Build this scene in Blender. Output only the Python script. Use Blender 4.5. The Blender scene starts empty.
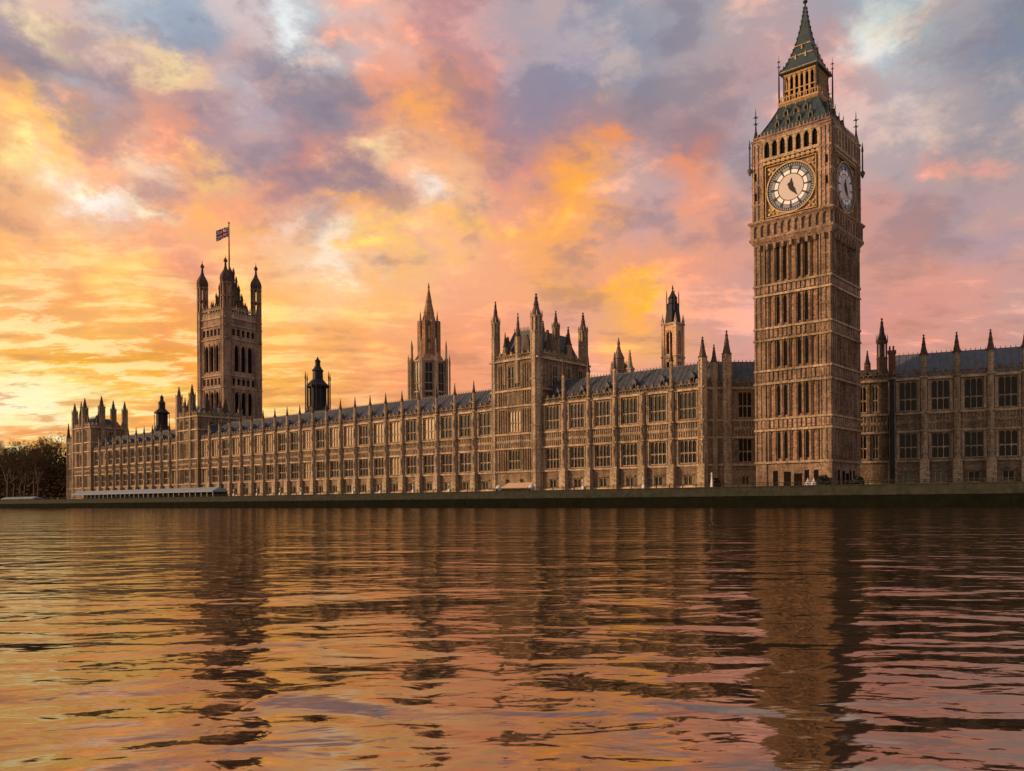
import bpy, math, random
import numpy as np
from mathutils import Vector, Matrix
random.seed(7)
R = math.radians
sc = bpy.context.scene
C = sc.collection

# ------------------------------------------------------------------ camera
CAMZ = 1.5
cam = bpy.data.objects.new('camera', bpy.data.cameras.new('camera'))
C.objects.link(cam)
cam.data.sensor_width = 36.0
cam.data.lens = 36.0*848/1024
cam.data.shift_y = 116.5/1024
cam.data.clip_start = 0.1
cam.data.clip_end = 30000
cam.location = (0, 0, CAMZ)
ROLL = 0.40
cam.rotation_euler = (Matrix.Rotation(R(90), 4, 'X') @ Matrix.Rotation(R(-ROLL), 4, 'Z')).to_euler()
sc.camera = cam

# ------------------------------------------------------------------ view / exposure
sc.view_settings.view_transform = 'Standard'
sc.view_settings.look = 'None'
sc.view_settings.gamma = 1.0
sc.view_settings.exposure = 0.0
sc.view_settings.use_curve_mapping = False
sc.cycles.max_bounces = 6
sc.cycles.use_denoising = True

# ------------------------------------------------------------------ sun
SUN_AZ, SUN_EL = -92.0, 15.0
sd = Vector((math.sin(R(SUN_AZ))*math.cos(R(SUN_EL)), math.cos(R(SUN_AZ))*math.cos(R(SUN_EL)), math.sin(R(SUN_EL))))
sun = bpy.data.objects.new('sun', bpy.data.lights.new('sun', 'SUN'))
C.objects.link(sun)
sun.data.energy = 3.8
sun.data.angle = R(5.0)
sun.data.color = (1.0, 0.60, 0.33)
sun.rotation_euler = (-sd).to_track_quat('-Z', 'Y').to_euler()

# ------------------------------------------------------------------ sky (world)
world = bpy.data.worlds.new('World'); sc.world = world
world.use_nodes = True
wn = world.node_tree; wn.nodes.clear()
def N(nt, t, **kw):
    n = nt.nodes.new(t)
    for k, v in kw.items(): setattr(n, k, v)
    return n
def put(nt, sock, v):
    if isinstance(v, bpy.types.NodeSocket): nt.links.new(v, sock)
    elif v is not None: sock.default_value = v
def M(nt, op, a, b=None, c=None, clamp=False):
    n = N(nt, 'ShaderNodeMath', operation=op, use_clamp=clamp)
    for i, v in enumerate((a, b, c)):
        if v is not None: put(nt, n.inputs[i], v)
    return n.outputs[0]
def lin(c):
    return tuple(((v/255/12.92) if v/255 <= 0.04045 else ((v/255+0.055)/1.055)**2.4) for v in c)
def mixc(nt, f, a, b, mode='MIX'):
    n = N(nt, 'ShaderNodeMix', data_type='RGBA', blend_type=mode)
    put(nt, n.inputs[0], f); put(nt, n.inputs[6], a); put(nt, n.inputs[7], b)
    return n.outputs[2]
def rgba(c): return (c[0], c[1], c[2], 1)

# colours of the cloud deck by direction: rows of elevation, columns of azimuth
SKY = [
 (0,   [(185,180,188),(222,195,180),(192,196,202),(165,180,196),(208,206,212),(205,200,205),(212,185,186),(165,148,160),(152,147,166),(158,155,174),(160,160,178),(170,160,176),(182,160,170),(172,158,174),(166,170,186),(180,164,174),(134,142,162)]),
 (45,  [(168,158,164),(228,196,176),(236,200,182),(180,165,174),(220,180,165),(190,195,200),(236,186,162),(198,150,150),(150,140,156),(150,140,160),(160,155,170),(178,160,170),(204,160,165),(190,152,162),(185,192,202),(172,160,172),(146,150,168)]),
 (90,  [(226,170,130),(240,192,138),(172,156,162),(240,184,146),(190,184,192),(158,144,154),(228,158,128),(206,146,132),(160,140,155),(150,138,158),(165,145,155),(175,146,156),(178,154,166),(208,160,162),(190,170,180),(198,166,168),(165,150,165)]),
 (135, [(252,214,140),(243,188,125),(215,162,135),(226,162,135),(172,156,168),(204,152,144),(225,170,150),(190,138,136),(185,140,145),(188,140,140),(170,136,142),(208,145,135),(182,160,174),(190,160,170),(186,164,174),(166,160,170),(160,150,160)]),
 (180, [(226,176,152),(244,222,200),(235,186,150),(235,176,146),(238,180,142),(168,138,144),(250,202,152),(248,202,158),(220,160,145),(246,168,104),(198,166,174),(226,160,146),(192,166,174),(200,164,168),(182,160,170),(204,160,156),(185,160,165)]),
 (225, [(253,200,120),(248,188,120),(228,178,150),(244,195,150),(246,188,138),(222,178,160),(228,184,166),(250,202,150),(242,180,146),(240,172,120),(204,166,168),(222,160,146),(222,160,148),(214,152,146),(200,150,150),(172,150,165),(195,155,160)]),
 (270, [(250,205,138),(246,200,148),(250,200,125),(226,166,138),(246,195,142),(250,222,178),(250,205,132),(242,182,148),(245,182,140),(249,184,122),(226,160,140),(234,164,145),(206,155,155),(214,156,148),(220,155,146),(214,160,156),(204,160,160)]),
 (315, [(250,210,130),(242,184,112),(246,200,128),(240,180,125),(250,208,130),(245,190,120),(245,190,138),(240,175,135),(238,170,138),(226,166,148),(246,184,100),(220,160,150),(210,160,160),(212,152,150),(216,150,146),(214,155,150),(200,155,155)]),
 (360, [(255,235,150),(255,220,110),(246,192,84),(240,176,100),(246,198,102),(245,190,110),(240,180,120),(240,170,130),(238,170,138),(235,174,150),(235,170,146),(220,160,150),(215,155,155),(214,150,148),(218,154,146),(210,152,148),(196,148,150)]),
 (405, [(255,246,196),(255,236,162),(246,206,112),(242,188,110),(246,196,110),(240,182,120),(240,180,130),(238,168,130),(236,168,138),(232,170,150),(230,166,146),(218,158,150),(212,152,152),(210,148,148),(214,150,146),(206,148,146),(194,146,148)]),
 (424, [(226,150,84),(230,156,88),(238,180,100),(242,184,108),(246,194,112),(240,182,120),(240,180,130),(238,168,130),(236,168,138),(232,170,150),(230,166,146),(218,158,150),(212,152,152),(210,148,148),(214,150,146),(206,148,146),(194,146,148)]),
 (446, [(255,226,140),(252,214,124),(246,200,116),(242,186,110),(246,194,112),(240,182,120),(240,180,130),(238,168,130),(236,168,138),(232,170,150),(230,166,146),(218,158,150),(212,152,152),(210,148,148),(214,150,146),(206,148,146),(194,146,148)]),
]
AZ = [math.atan((i*64-512)/848) for i in range(17)]
rows_y = np.array([r[0] for r in SKY], float)
grid = np.array([[lin(c) for c in r[1]] for r in SKY])         # rows x 17 x 3
warmth = np.clip((grid[..., 0]-grid[..., 2])/grid[..., 0], 0, 1)
wl = np.clip(1.35-np.arange(17)/10.0, 0, 1)[None, :]
grid[..., 0] *= 1+0.06*warmth; grid[..., 1] *= 1-0.13*warmth*wl; grid[..., 2] *= 1-0.10*warmth*wl
wr = np.clip((np.arange(17)-6)/5.0, 0, 1)[None, :]
grid[..., 0] *= 1-0.04*wr; grid[..., 1] *= 1+0.05*wr; grid[..., 2] *= 1-0.05*wr
ELS = sorted([(502-y)/848*0.93 for y in rows_y])               # tan of elevation per row
AMAX = R(100)
LEFT = [(R(-90), (1.0, 0.80, 0.50)), (R(-60), (1.0, 0.78, 0.46)), (R(-42), None)]
tc = N(wn, 'ShaderNodeTexCoord')
sep = N(wn, 'ShaderNodeSeparateXYZ'); wn.links.new(tc.outputs['Generated'], sep.inputs[0])
X, Y, Z = sep.outputs
hyp = M(wn, 'SQRT', M(wn, 'ADD', M(wn, 'MULTIPLY', X, X), M(wn, 'MULTIPLY', Y, Y)))
tanel = M(wn, 'DIVIDE', M(wn, 'ABSOLUTE', Z), M(wn, 'MAXIMUM', hyp, 0.02))
az = M(wn, 'ARCTAN2', X, Y)
# ragged cloud edges: turbulence of the direction before the colours are looked up
den = M(wn, 'ADD', M(wn, 'ABSOLUTE', Z), 0.16)
comb = N(wn, 'ShaderNodeCombineXYZ')
put(wn, comb.inputs[0], M(wn, 'DIVIDE', X, den)); put(wn, comb.inputs[1], M(wn, 'DIVIDE', Y, den))
mapn = N(wn, 'ShaderNodeMapping'); wn.links.new(comb.outputs[0], mapn.inputs[0])
mapn.inputs['Rotation'].default_value = (0, 0, R(28)); mapn.inputs['Scale'].default_value = (1.0, 0.62, 1)
def noise(nt, vec, scale, detail=5, rough=0.55, dist=0.0, out='Fac'):
    n = N(nt, 'ShaderNodeTexNoise'); nt.links.new(vec, n.inputs['Vector'])
    n.inputs['Scale'].default_value = scale; n.inputs['Detail'].default_value = detail
    n.inputs['Roughness'].default_value = rough; n.inputs['Distortion'].default_value = dist
    return n.outputs[out]
nz1 = noise(wn, mapn.outputs[0], 1.7, 6, 0.55, 0.3, 'Color')
s1 = N(wn, 'ShaderNodeSeparateColor'); wn.links.new(nz1, s1.inputs[0])
mp2 = N(wn, 'ShaderNodeMapping'); wn.links.new(tc.outputs['Generated'], mp2.inputs[0]); mp2.inputs['Rotation'].default_value = (0, R(22), 0); mp2.inputs['Scale'].default_value = (0.8, 0.8, 1.35)
nzw = noise(wn, mp2.outputs[0], 9.5, 9, 0.66, 0.1, 'Color')
s2 = N(wn, 'ShaderNodeSeparateColor'); wn.links.new(nzw, s2.inputs[0])
nz2 = noise(wn, mp2.outputs[0], 7.6, 10, 0.58, 0.2)
nz3 = noise(wn, mp2.outputs[0], 19.0, 9, 0.58, 0.2)
mp4 = N(wn, 'ShaderNodeMapping'); wn.links.new(comb.outputs[0], mp4.inputs[0]); mp4.inputs['Rotation'].default_value = (0, 0, R(-24)); mp4.inputs['Scale'].default_value = (0.8, 1.5, 1)
nz4 = noise(wn, mp4.outputs[0], 5.0, 9, 0.62, 0.25)
def warp(a, b): return M(wn, 'ADD', M(wn, 'MULTIPLY', M(wn, 'SUBTRACT', s1.outputs[a], 0.5), 0.13), M(wn, 'MULTIPLY', M(wn, 'SUBTRACT', s2.outputs[a], 0.5), b))
azw = M(wn, 'ADD', az, warp(0, 0.22))
elfade = M(wn, 'MINIMUM', M(wn, 'MULTIPLY', tanel, 3.6), 1.0)
elw = M(wn, 'ADD', tanel, M(wn, 'MULTIPLY', warp(1, 0.19), elfade))
tfac = M(wn, 'ADD', M(wn, 'DIVIDE', azw, 2*AMAX), 0.5, clamp=True)
def ramp(cols):
    rp = N(wn, 'ShaderNodeValToRGB'); cr = rp.color_ramp; cr.interpolation = 'EASE'
    while len(cr.elements) < len(cols): cr.elements.new(0.5)
    for e, (p, c) in zip(cr.elements, cols):
        e.position = p
    for e, (p, c) in zip(cr.elements, cols):
        e.position = p; e.color = rgba(c)
    wn.links.new(tfac, rp.inputs[0]); return rp.outputs[0]
def P(a): return a/(2*AMAX)+0.5
acc = None
for j in range(len(SKY)):
    ri = len(SKY)-1-j                       # lowest elevation first
    el = ELS[j]
    cols = []
    low = max(0.0, 1-el/0.55)
    lc = np.array([1.0, 0.74, 0.40])*low*1.25+np.array([0.50, 0.38, 0.34])*(1-low)
    rc = np.array([0.40, 0.29, 0.31])
    cols.append((P(R(-92)), lc)); cols.append((P(R(-55)), lc*0.6+grid[ri][0]*0.4))
    for i in range(17):
        ypix = 502-el/math.cos(AZ[i])*848
        c = np.array([np.interp(ypix, rows_y, grid[:, i, k]) for k in range(3)])
        cols.append((P(AZ[i]), c))
    cols.append((P(R(50)), grid[ri][16]*0.6+rc*0.4)); cols.append((P(R(92)), rc))
    col = ramp(cols)
    if acc is None: acc = col
    else:
        mr = N(wn, 'ShaderNodeMapRange', interpolation_type='LINEAR')
        put(wn, mr.inputs[0], elw); mr.inputs[1].default_value = ELS[j-1]; mr.inputs[2].default_value = el
        acc = mixc(wn, mr.outputs[0], acc, col)
# above the frame the deck goes over to blue grey
mr = N(wn, 'ShaderNodeMapRange', interpolation_type='SMOOTHSTEP'); put(wn, mr.inputs[0], elw)
mr.inputs[1].default_value = 0.56; mr.inputs[2].default_value = 1.2
acc = mixc(wn, mr.outputs[0], acc, rgba((0.33, 0.31, 0.36)))
# the sky behind the river bank
mb_ = N(wn, 'ShaderNodeMapRange', interpolation_type='SMOOTHSTEP'); put(wn, mb_.inputs[0], Y)
mb_.inputs[1].default_value = 0.05; mb_.inputs[2].default_value = -0.7
acc = mixc(wn, mb_.outputs[0], acc, rgba((0.34, 0.29, 0.31)))
# individual lit and dark clouds: frame x and y, radii, tilt, colour, weight
def blob(x, y, rx, ry, tilt, c, w):
    global acc
    a0 = math.atan((x-512)/848); e0 = (502-y)/848*math.cos(a0)
    da = M(wn, 'SUBTRACT', azw, a0); de = M(wn, 'SUBTRACT', elw, e0)
    ct, st = math.cos(R(tilt)), math.sin(R(tilt))
    u = M(wn, 'DIVIDE', M(wn, 'SUBTRACT', M(wn, 'MULTIPLY', da, ct), M(wn, 'MULTIPLY', de, st)), rx/848*0.9)
    v = M(wn, 'DIVIDE', M(wn, 'ADD', M(wn, 'MULTIPLY', da, st), M(wn, 'MULTIPLY', de, ct)), ry/848*0.9)
    d2 = M(wn, 'ADD', M(wn, 'MULTIPLY', u, u), M(wn, 'MULTIPLY', v, v))
    g = M(wn, 'MULTIPLY', M(wn, 'POWER', 2.718, M(wn, 'MULTIPLY', d2, -1.0)), w)
    acc = mixc(wn, g, acc, rgba(lin(c)))
for b in [
 (66,22,34,16,35,(255,232,186),0.9), (184,66,48,17,38,(255,226,168),0.9), (95,190,40,16,25,(255,247,236),0.95),
 (165,207,36,9,12,(255,240,205),0.9), (165,160,26,26,0,(250,224,195),0.8), (226,162,24,20,20,(252,204,130),0.7),
 (300,36,20,26,0,(238,243,242),0.9), (415,110,30,40,10,(255,182,104),0.8), (362,152,24,24,30,(255,222,172),0.85),
 (412,203,24,18,0,(252,236,220),0.85), (585,186,38,30,0,(255,180,92),0.85), (614,140,20,16,30,(255,162,88),0.8),
 (700,146,22,20,-30,(236,150,116),0.7), (60,60,60,24,36,(165,154,160),0.8), (335,92,46,24,15,(150,140,150),0.8),
 (215,118,52,18,30,(166,146,156),0.8), (330,190,40,22,30,(162,136,144),0.75), (100,82,26,16,40,(186,188,196),0.6),
 (190,22,40,22,30,(162,172,188),0.7), (40,110,30,20,20,(255,206,120),0.7), (10,140,20,14,10,(255,232,160),0.8),
 (640,295,26,12,20,(253,190,84),0.85), (600,285,40,10,15,(252,184,100),0.75), (655,312,16,8,10,(255,188,70),0.8),
 (886,55,20,24,0,(200,208,214),0.8), (955,165,34,10,8,(232,166,150),0.8), (1010,165,22,10,0,(226,168,158),0.7),
 (330,258,24,14,20,(255,236,214),0.8), (370,252,40,9,0,(253,208,122),0.7), (290,240,18,14,0,(246,220,205),0.6),
 (60,345,120,8,8,(246,180,70),0.7), (40,375,90,7,4,(255,243,180),0.8), (130,352,90,6,8,(230,160,70),0.6), (140,385,120,6,8,(255,214,104),0.7),
 (560,60,60,40,0,(148,142,162),0.5), (470,80,30,60,0,(205,150,146),0.5), (15,395,40,22,0,(255,250,214),0.9),
 (40,72,74,24,36,(146,138,150),0.75), (205,34,46,26,30,(150,160,178),0.7), (300,88,50,20,20,(146,138,152),0.7), (1000,40,60,44,0,(128,136,156),0.75), (985,130,50,24,-10,(150,142,156),0.6), (620,40,70,40,0,(146,146,166),0.6), (460,150,26,20,0,(248,170,110),0.6), (700,160,30,26,-30,(240,156,116),0.6),
 (470,232,46,12,8,(255,196,112),0.75), (540,228,40,16,-10,(255,186,104),0.7), (350,226,30,12,20,(253,184,104),0.7), (430,70,26,34,0,(240,166,120),0.6), (240,215,40,14,25,(255,196,120),0.6), (545,110,60,36,0,(146,140,158),0.5), (655,110,60,30,0,(164,140,148),0.5),
 (900,290,60,20,0,(228,164,146),0.5), (985,235,40,22,0,(172,152,164),0.6),
]: blob(*b)
# fine cloud texture
def smooth(v, a, b, k=1.0):
    m = N(wn, 'ShaderNodeMapRange', interpolation_type='SMOOTHSTEP'); put(wn, m.inputs[0], v); m.inputs[1].default_value = a; m.inputs[2].default_value = b; m.inputs[4].default_value = k
    return m.outputs[0]
# cloud lumps: lit crests go towards warm cream, bellies sink towards grey mauve; streaks take over near the horizon
low = smooth(tanel, 0.36, 0.06)
lump = M(wn, 'ADD', M(wn, 'MULTIPLY', nz2, 0.62), M(wn, 'MULTIPLY', nz3, 0.38))
f = N(wn, 'ShaderNodeMix', data_type='FLOAT'); put(wn, f.inputs[0], M(wn, 'MULTIPLY', low, 0.75)); put(wn, f.inputs[2], lump); put(wn, f.inputs[3], nz4)
lump = f.outputs[0]
belly = mixc(wn, low, rgba(lin((150, 143, 158))), rgba(lin((226, 158, 100))))
belly = mixc(wn, 0.45, belly, mixc(wn, 1.0, acc, rgba((0.62, 0.54, 0.56)), 'MULTIPLY'))
acc = mixc(wn, smooth(lump, 0.485, 0.39, 0.66), acc, belly)
acc = mixc(wn, smooth(lump, 0.505, 0.605, 0.80), acc, mixc(wn, 1.0, acc, rgba((1.62, 1.46, 1.26)), 'MULTIPLY'))
acc = mixc(wn, smooth(nz3, 0.53, 0.64, 0.30), acc, mixc(wn, 1.0, acc, rgba((1.35, 1.06, 0.82)), 'MULTIPLY'))
leftw = smooth(az, -0.05, -0.50)
acc = mixc(wn, M(wn, 'MULTIPLY', M(wn, 'MULTIPLY', low, leftw), smooth(nz4, 0.49, 0.58, 0.85)), acc, rgba((1.0, 0.90, 0.50)))
acc = mixc(wn, M(wn, 'MULTIPLY', M(wn, 'MULTIPLY', low, leftw), smooth(nz4, 0.49, 0.40, 0.60)), acc, rgba((0.80, 0.40, 0.15)))
hs = N(wn, 'ShaderNodeHueSaturation'); hs.inputs['Saturation'].default_value = 1.04; hs.inputs['Value'].default_value = 1.0
wn.links.new(acc, hs.inputs['Color']); acc = hs.outputs[0]
gm = N(wn, 'ShaderNodeGamma'); gm.inputs[1].default_value = 1.05; wn.links.new(acc, gm.inputs[0]); acc = gm.outputs[0]
bg1 = N(wn, 'ShaderNodeBackground'); wn.links.new(acc, bg1.inputs[0]); bg1.inputs[1].default_value = 1.08
sky = N(wn, 'ShaderNodeTexSky', sky_type='NISHITA'); sky.sun_disc = False
sky.sun_elevation = R(SUN_EL); sky.sun_rotation = R(SUN_AZ); sky.altitude = 10; sky.dust_density = 3
bg2 = N(wn, 'ShaderNodeBackground'); wn.links.new(sky.outputs[0], bg2.inputs[0]); bg2.inputs[1].default_value = 0.05
mxs = N(wn, 'ShaderNodeMixShader'); mxs.inputs[0].default_value = 0.94     # the deck covers most of the clear sky
wn.links.new(bg2.outputs[0], mxs.inputs[1]); wn.links.new(bg1.outputs[0], mxs.inputs[2])
wo = N(wn, 'ShaderNodeOutputWorld'); wn.links.new(mxs.outputs[0], wo.inputs[0])

# ------------------------------------------------------------------ materials
def mat(name, base, rough=0.8, metal=0.0, var=None, scale=0.35, spec=0.4, bump=0.0, bscale=6.0):
    m = bpy.data.materials.new(name); m.use_nodes = True
    nt = m.node_tree; p = nt.nodes['Principled BSDF']
    p.inputs['Roughness'].default_value = rough; p.inputs['Metallic'].default_value = metal
    p.inputs['Specular IOR Level'].default_value = spec
    t = N(nt, 'ShaderNodeTexCoord')
    if var:
        n1 = noise(nt, t.outputs['Object'], scale, 6, 0.6); n2 = noise(nt, t.outputs['Object'], scale*9, 4, 0.6)
        f = M(nt, 'ADD', M(nt, 'MULTIPLY', n1, 0.6), M(nt, 'MULTIPLY', n2, 0.4))
        mr = N(nt, 'ShaderNodeMapRange'); put(nt, mr.inputs[0], f); mr.inputs[1].default_value = 0.36; mr.inputs[2].default_value = 0.64
        put(nt, p.inputs['Base Color'], mixc(nt, mr.outputs[0], rgba(base), rgba(var)))
    else: p.inputs['Base Color'].default_value = rgba(base)
    if bump:
        b = N(nt, 'ShaderNodeBump'); b.inputs['Strength'].default_value = bump; b.inputs['Distance'].default_value = 0.1
        put(nt, b.inputs['Height'], noise(nt, t.outputs['Object'], bscale, 5, 0.6)); nt.links.new(b.outputs[0], p.inputs['Normal'])
    return m
def stone_mat(name, a, b, dark, carve=0.8):
    """limestone in courses: block to block colour changes, soot streaks running down, carved relief as bump"""
    m = bpy.data.materials.new(name); m.use_nodes = True; nt = m.node_tree; p = nt.nodes['Principled BSDF']
    p.inputs['Roughness'].default_value = 0.85; p.inputs['Specular IOR Level'].default_value = 0.25
    g = N(nt, 'ShaderNodeNewGeometry'); t = N(nt, 'ShaderNodeTexCoord')
    s = N(nt, 'ShaderNodeSeparateXYZ'); nt.links.new(t.outputs['Object'], s.inputs[0])
    cb = N(nt, 'ShaderNodeCombineXYZ'); put(nt, cb.inputs[0], M(nt, 'ADD', s.outputs[0], M(nt, 'MULTIPLY', s.outputs[1], 0.83))); put(nt, cb.inputs[1], s.outputs[2])
    br = N(nt, 'ShaderNodeTexBrick'); nt.links.new(cb.outputs[0], br.inputs['Vector'])
    br.inputs['Scale'].default_value = 1.0; br.inputs['Brick Width'].default_value = 1.1; br.inputs['Row Height'].default_value = 0.55
    br.inputs['Mortar Size'].default_value = 0.018; br.inputs['Color1'].default_value = rgba(a); br.inputs['Color2'].default_value = rgba(b); br.inputs['Mortar'].default_value = rgba(tuple(v*0.62 for v in b))
    n1 = noise(nt, t.outputs['Object'], 0.22, 7, 0.65)
    mp = N(nt, 'ShaderNodeMapping'); nt.links.new(g.outputs['Position'], mp.inputs[0]); mp.inputs['Scale'].default_value = (1.0, 1.0, 0.10)
    n2 = noise(nt, mp.outputs[0], 0.9, 5, 0.6)
    f = M(nt, 'ADD', M(nt, 'MULTIPLY', n1, 0.5), M(nt, 'MULTIPLY', n2, 0.5))
    mr = N(nt, 'ShaderNodeMapRange'); put(nt, mr.inputs[0], f); mr.inputs[1].default_value = 0.44; mr.inputs[2].default_value = 0.62; mr.inputs[4].default_value = 0.85
    c = mixc(nt, mr.outputs[0], br.outputs[0], rgba(dark))
    n3 = noise(nt, t.outputs['Object'], 2.6, 6, 0.7)
    mr3 = N(nt, 'ShaderNodeMapRange'); put(nt, mr3.inputs[0], n3); mr3.inputs[1].default_value = 0.50; mr3.inputs[2].default_value = 0.62; mr3.inputs[4].default_value = 0.75
    c = mixc(nt, mr3.outputs[0], c, rgba(tuple(v*0.45 for v in dark)))
    oi = N(nt, 'ShaderNodeObjectInfo')
    v = M(nt, 'ADD', M(nt, 'MULTIPLY', oi.outputs['Random'], 0.34), 0.83)
    cv = N(nt, 'ShaderNodeCombineColor'); put(nt, cv.inputs[0], v); put(nt, cv.inputs[1], v); put(nt, cv.inputs[2], M(nt, 'POWER', v, 1.3))
    c = mixc(nt, 1.0, c, cv.outputs[0], 'MULTIPLY')
    put(nt, p.inputs['Base Color'], c)
    bu = N(nt, 'ShaderNodeBump'); bu.inputs['Strength'].default_value = carve; bu.inputs['Distance'].default_value = 0.25
    put(nt, bu.inputs['Height'], noise(nt, t.outputs['Object'], 2.2, 6, 0.65)); nt.links.new(bu.outputs[0], p.inputs['Normal'])
    return m
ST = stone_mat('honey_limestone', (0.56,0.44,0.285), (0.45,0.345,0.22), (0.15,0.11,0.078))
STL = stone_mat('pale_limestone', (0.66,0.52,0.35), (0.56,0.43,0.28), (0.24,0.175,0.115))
STB = stone_mat('bay_limestone', (0.36,0.265,0.17), (0.25,0.18,0.115), (0.080,0.058,0.042))  # darker than the trim: recess shade of the bays put into the colour
STT = stone_mat('tower_limestone', (0.49,0.345,0.24), (0.35,0.24,0.165), (0.11,0.078,0.06))
STR = stone_mat('rosy_limestone', (0.52,0.31,0.185), (0.42,0.24,0.14), (0.13,0.08,0.055))
WARM = stone_mat('warm_new_limestone', (0.80,0.54,0.32), (0.70,0.46,0.27), (0.45,0.28,0.16))
PARA = stone_mat('weathered_parapet', (0.30,0.235,0.165), (0.22,0.17,0.12), (0.08,0.062,0.048))
SOOTSHADE = stone_mat('sooty_backlit_limestone', (0.16,0.115,0.085), (0.12,0.085,0.062), (0.05,0.036,0.03))  # soot tone, with the backlit shade of the spirelets put into the colour
SLATE = mat('roof_slate', (0.036,0.040,0.050), 0.55, 0.0, (0.085,0.092,0.108), 0.9, 0.35, 0.6, 2.5)
LEAD = mat('lead_roof', (0.075,0.090,0.112), 0.5, 0.0, (0.13,0.15,0.175), 0.9, 0.4, 0.6, 2.5)
IRON = mat('cast_iron_roof', (0.020,0.040,0.044), 0.5, 0.0, (0.050,0.080,0.084), 0.9, 0.4, 0.4, 3)
BLACKM = mat('dark_ironwork', (0.016,0.018,0.022), 0.6, 0.0, (0.035,0.037,0.042), 0.6, 0.2)
GOLD = mat('gilding', (0.50,0.36,0.16), 0.42, 0.5, (0.20,0.13,0.06), 2.2)
OLDGOLD = mat('weathered_gilding', (0.50,0.34,0.16), 0.5, 0.3, (0.22,0.14,0.06), 1.8)
DARK = mat('opening_shade', (0.012,0.010,0.009), 0.95, spec=0.05)
GLASS = mat('leaded_glass', (0.014,0.012,0.011), 0.12, 0.0, (0.030,0.024,0.020), 1.0, 0.6, 0.10, 2.5)
SHADE = mat('unlit_glass', (0.012,0.010,0.010), 0.22, 0.0, (0.026,0.021,0.018), 0.8, 0.22, 0.2, 2.5)
BLINDSHEEN = mat('blind_and_sky_sheen_glass', (0.52,0.38,0.20), 0.25, 0.0, (0.20,0.13,0.07), 0.7, 0.6)  # pale blind, with the warm sky's reflection painted into the pane colour
OPAL = mat('opal_glass', (0.93,0.93,0.93), 0.3, 0.0, (0.86,0.86,0.86), 3.0)
OPALC = mat('warm_opal_glass', (0.66,0.61,0.58), 0.35, 0.0, (0.52,0.48,0.46), 6.0)
OPALD = mat('grey_opal_glass', (0.24,0.28,0.32), 0.35, 0.0, (0.24,0.27,0.30), 3.0)
DIALBLUE = mat('dial_ironwork', (0.025,0.035,0.050), 0.4)
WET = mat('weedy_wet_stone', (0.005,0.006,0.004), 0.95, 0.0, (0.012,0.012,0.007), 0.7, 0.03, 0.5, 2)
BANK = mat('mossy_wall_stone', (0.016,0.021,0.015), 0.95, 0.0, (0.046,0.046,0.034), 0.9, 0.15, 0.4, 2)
PAVE = mat('terrace_paving', (0.20,0.18,0.16), 0.85, 0.0, (0.27,0.24,0.21), 0.4)
GRASSG = mat('park_ground', (0.045,0.045,0.025), 0.95, 0.0, (0.07,0.06,0.035), 0.1)
WHITE = mat('white_paint', (0.66,0.65,0.62), 0.6, 0.0, (0.46,0.45,0.43), 1.2)
CANVAS = mat('blue_grey_canvas', (0.17,0.22,0.27), 0.7, 0.0, (0.24,0.29,0.34), 0.5)
CANVASB = mat('beige_canvas', (0.62,0.42,0.26), 0.7, 0.0, (0.54,0.36,0.22), 0.5)
BARK = mat('bark', (0.060,0.045,0.032), 0.9, 0.0, (0.10,0.075,0.05), 1.0)
TWIG = mat('winter_twigs', (0.080,0.055,0.032), 0.95, 0.0, (0.125,0.085,0.042), 0.4, 0.05)
SHRUB = mat('shrub_leaves', (0.022,0.034,0.016), 0.8, 0.0, (0.045,0.055,0.022), 0.8)
BRICKR = mat('old_brick', (0.20,0.10,0.06), 0.9, 0.0, (0.13,0.07,0.045), 0.8)
RED = mat('flag_red', (0.45,0.02,0.03), 0.8); BLUE = mat('flag_blue', (0.02,0.035,0.17), 0.8); FWHITE = mat('flag_white', (0.75,0.74,0.72), 0.8)

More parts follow.
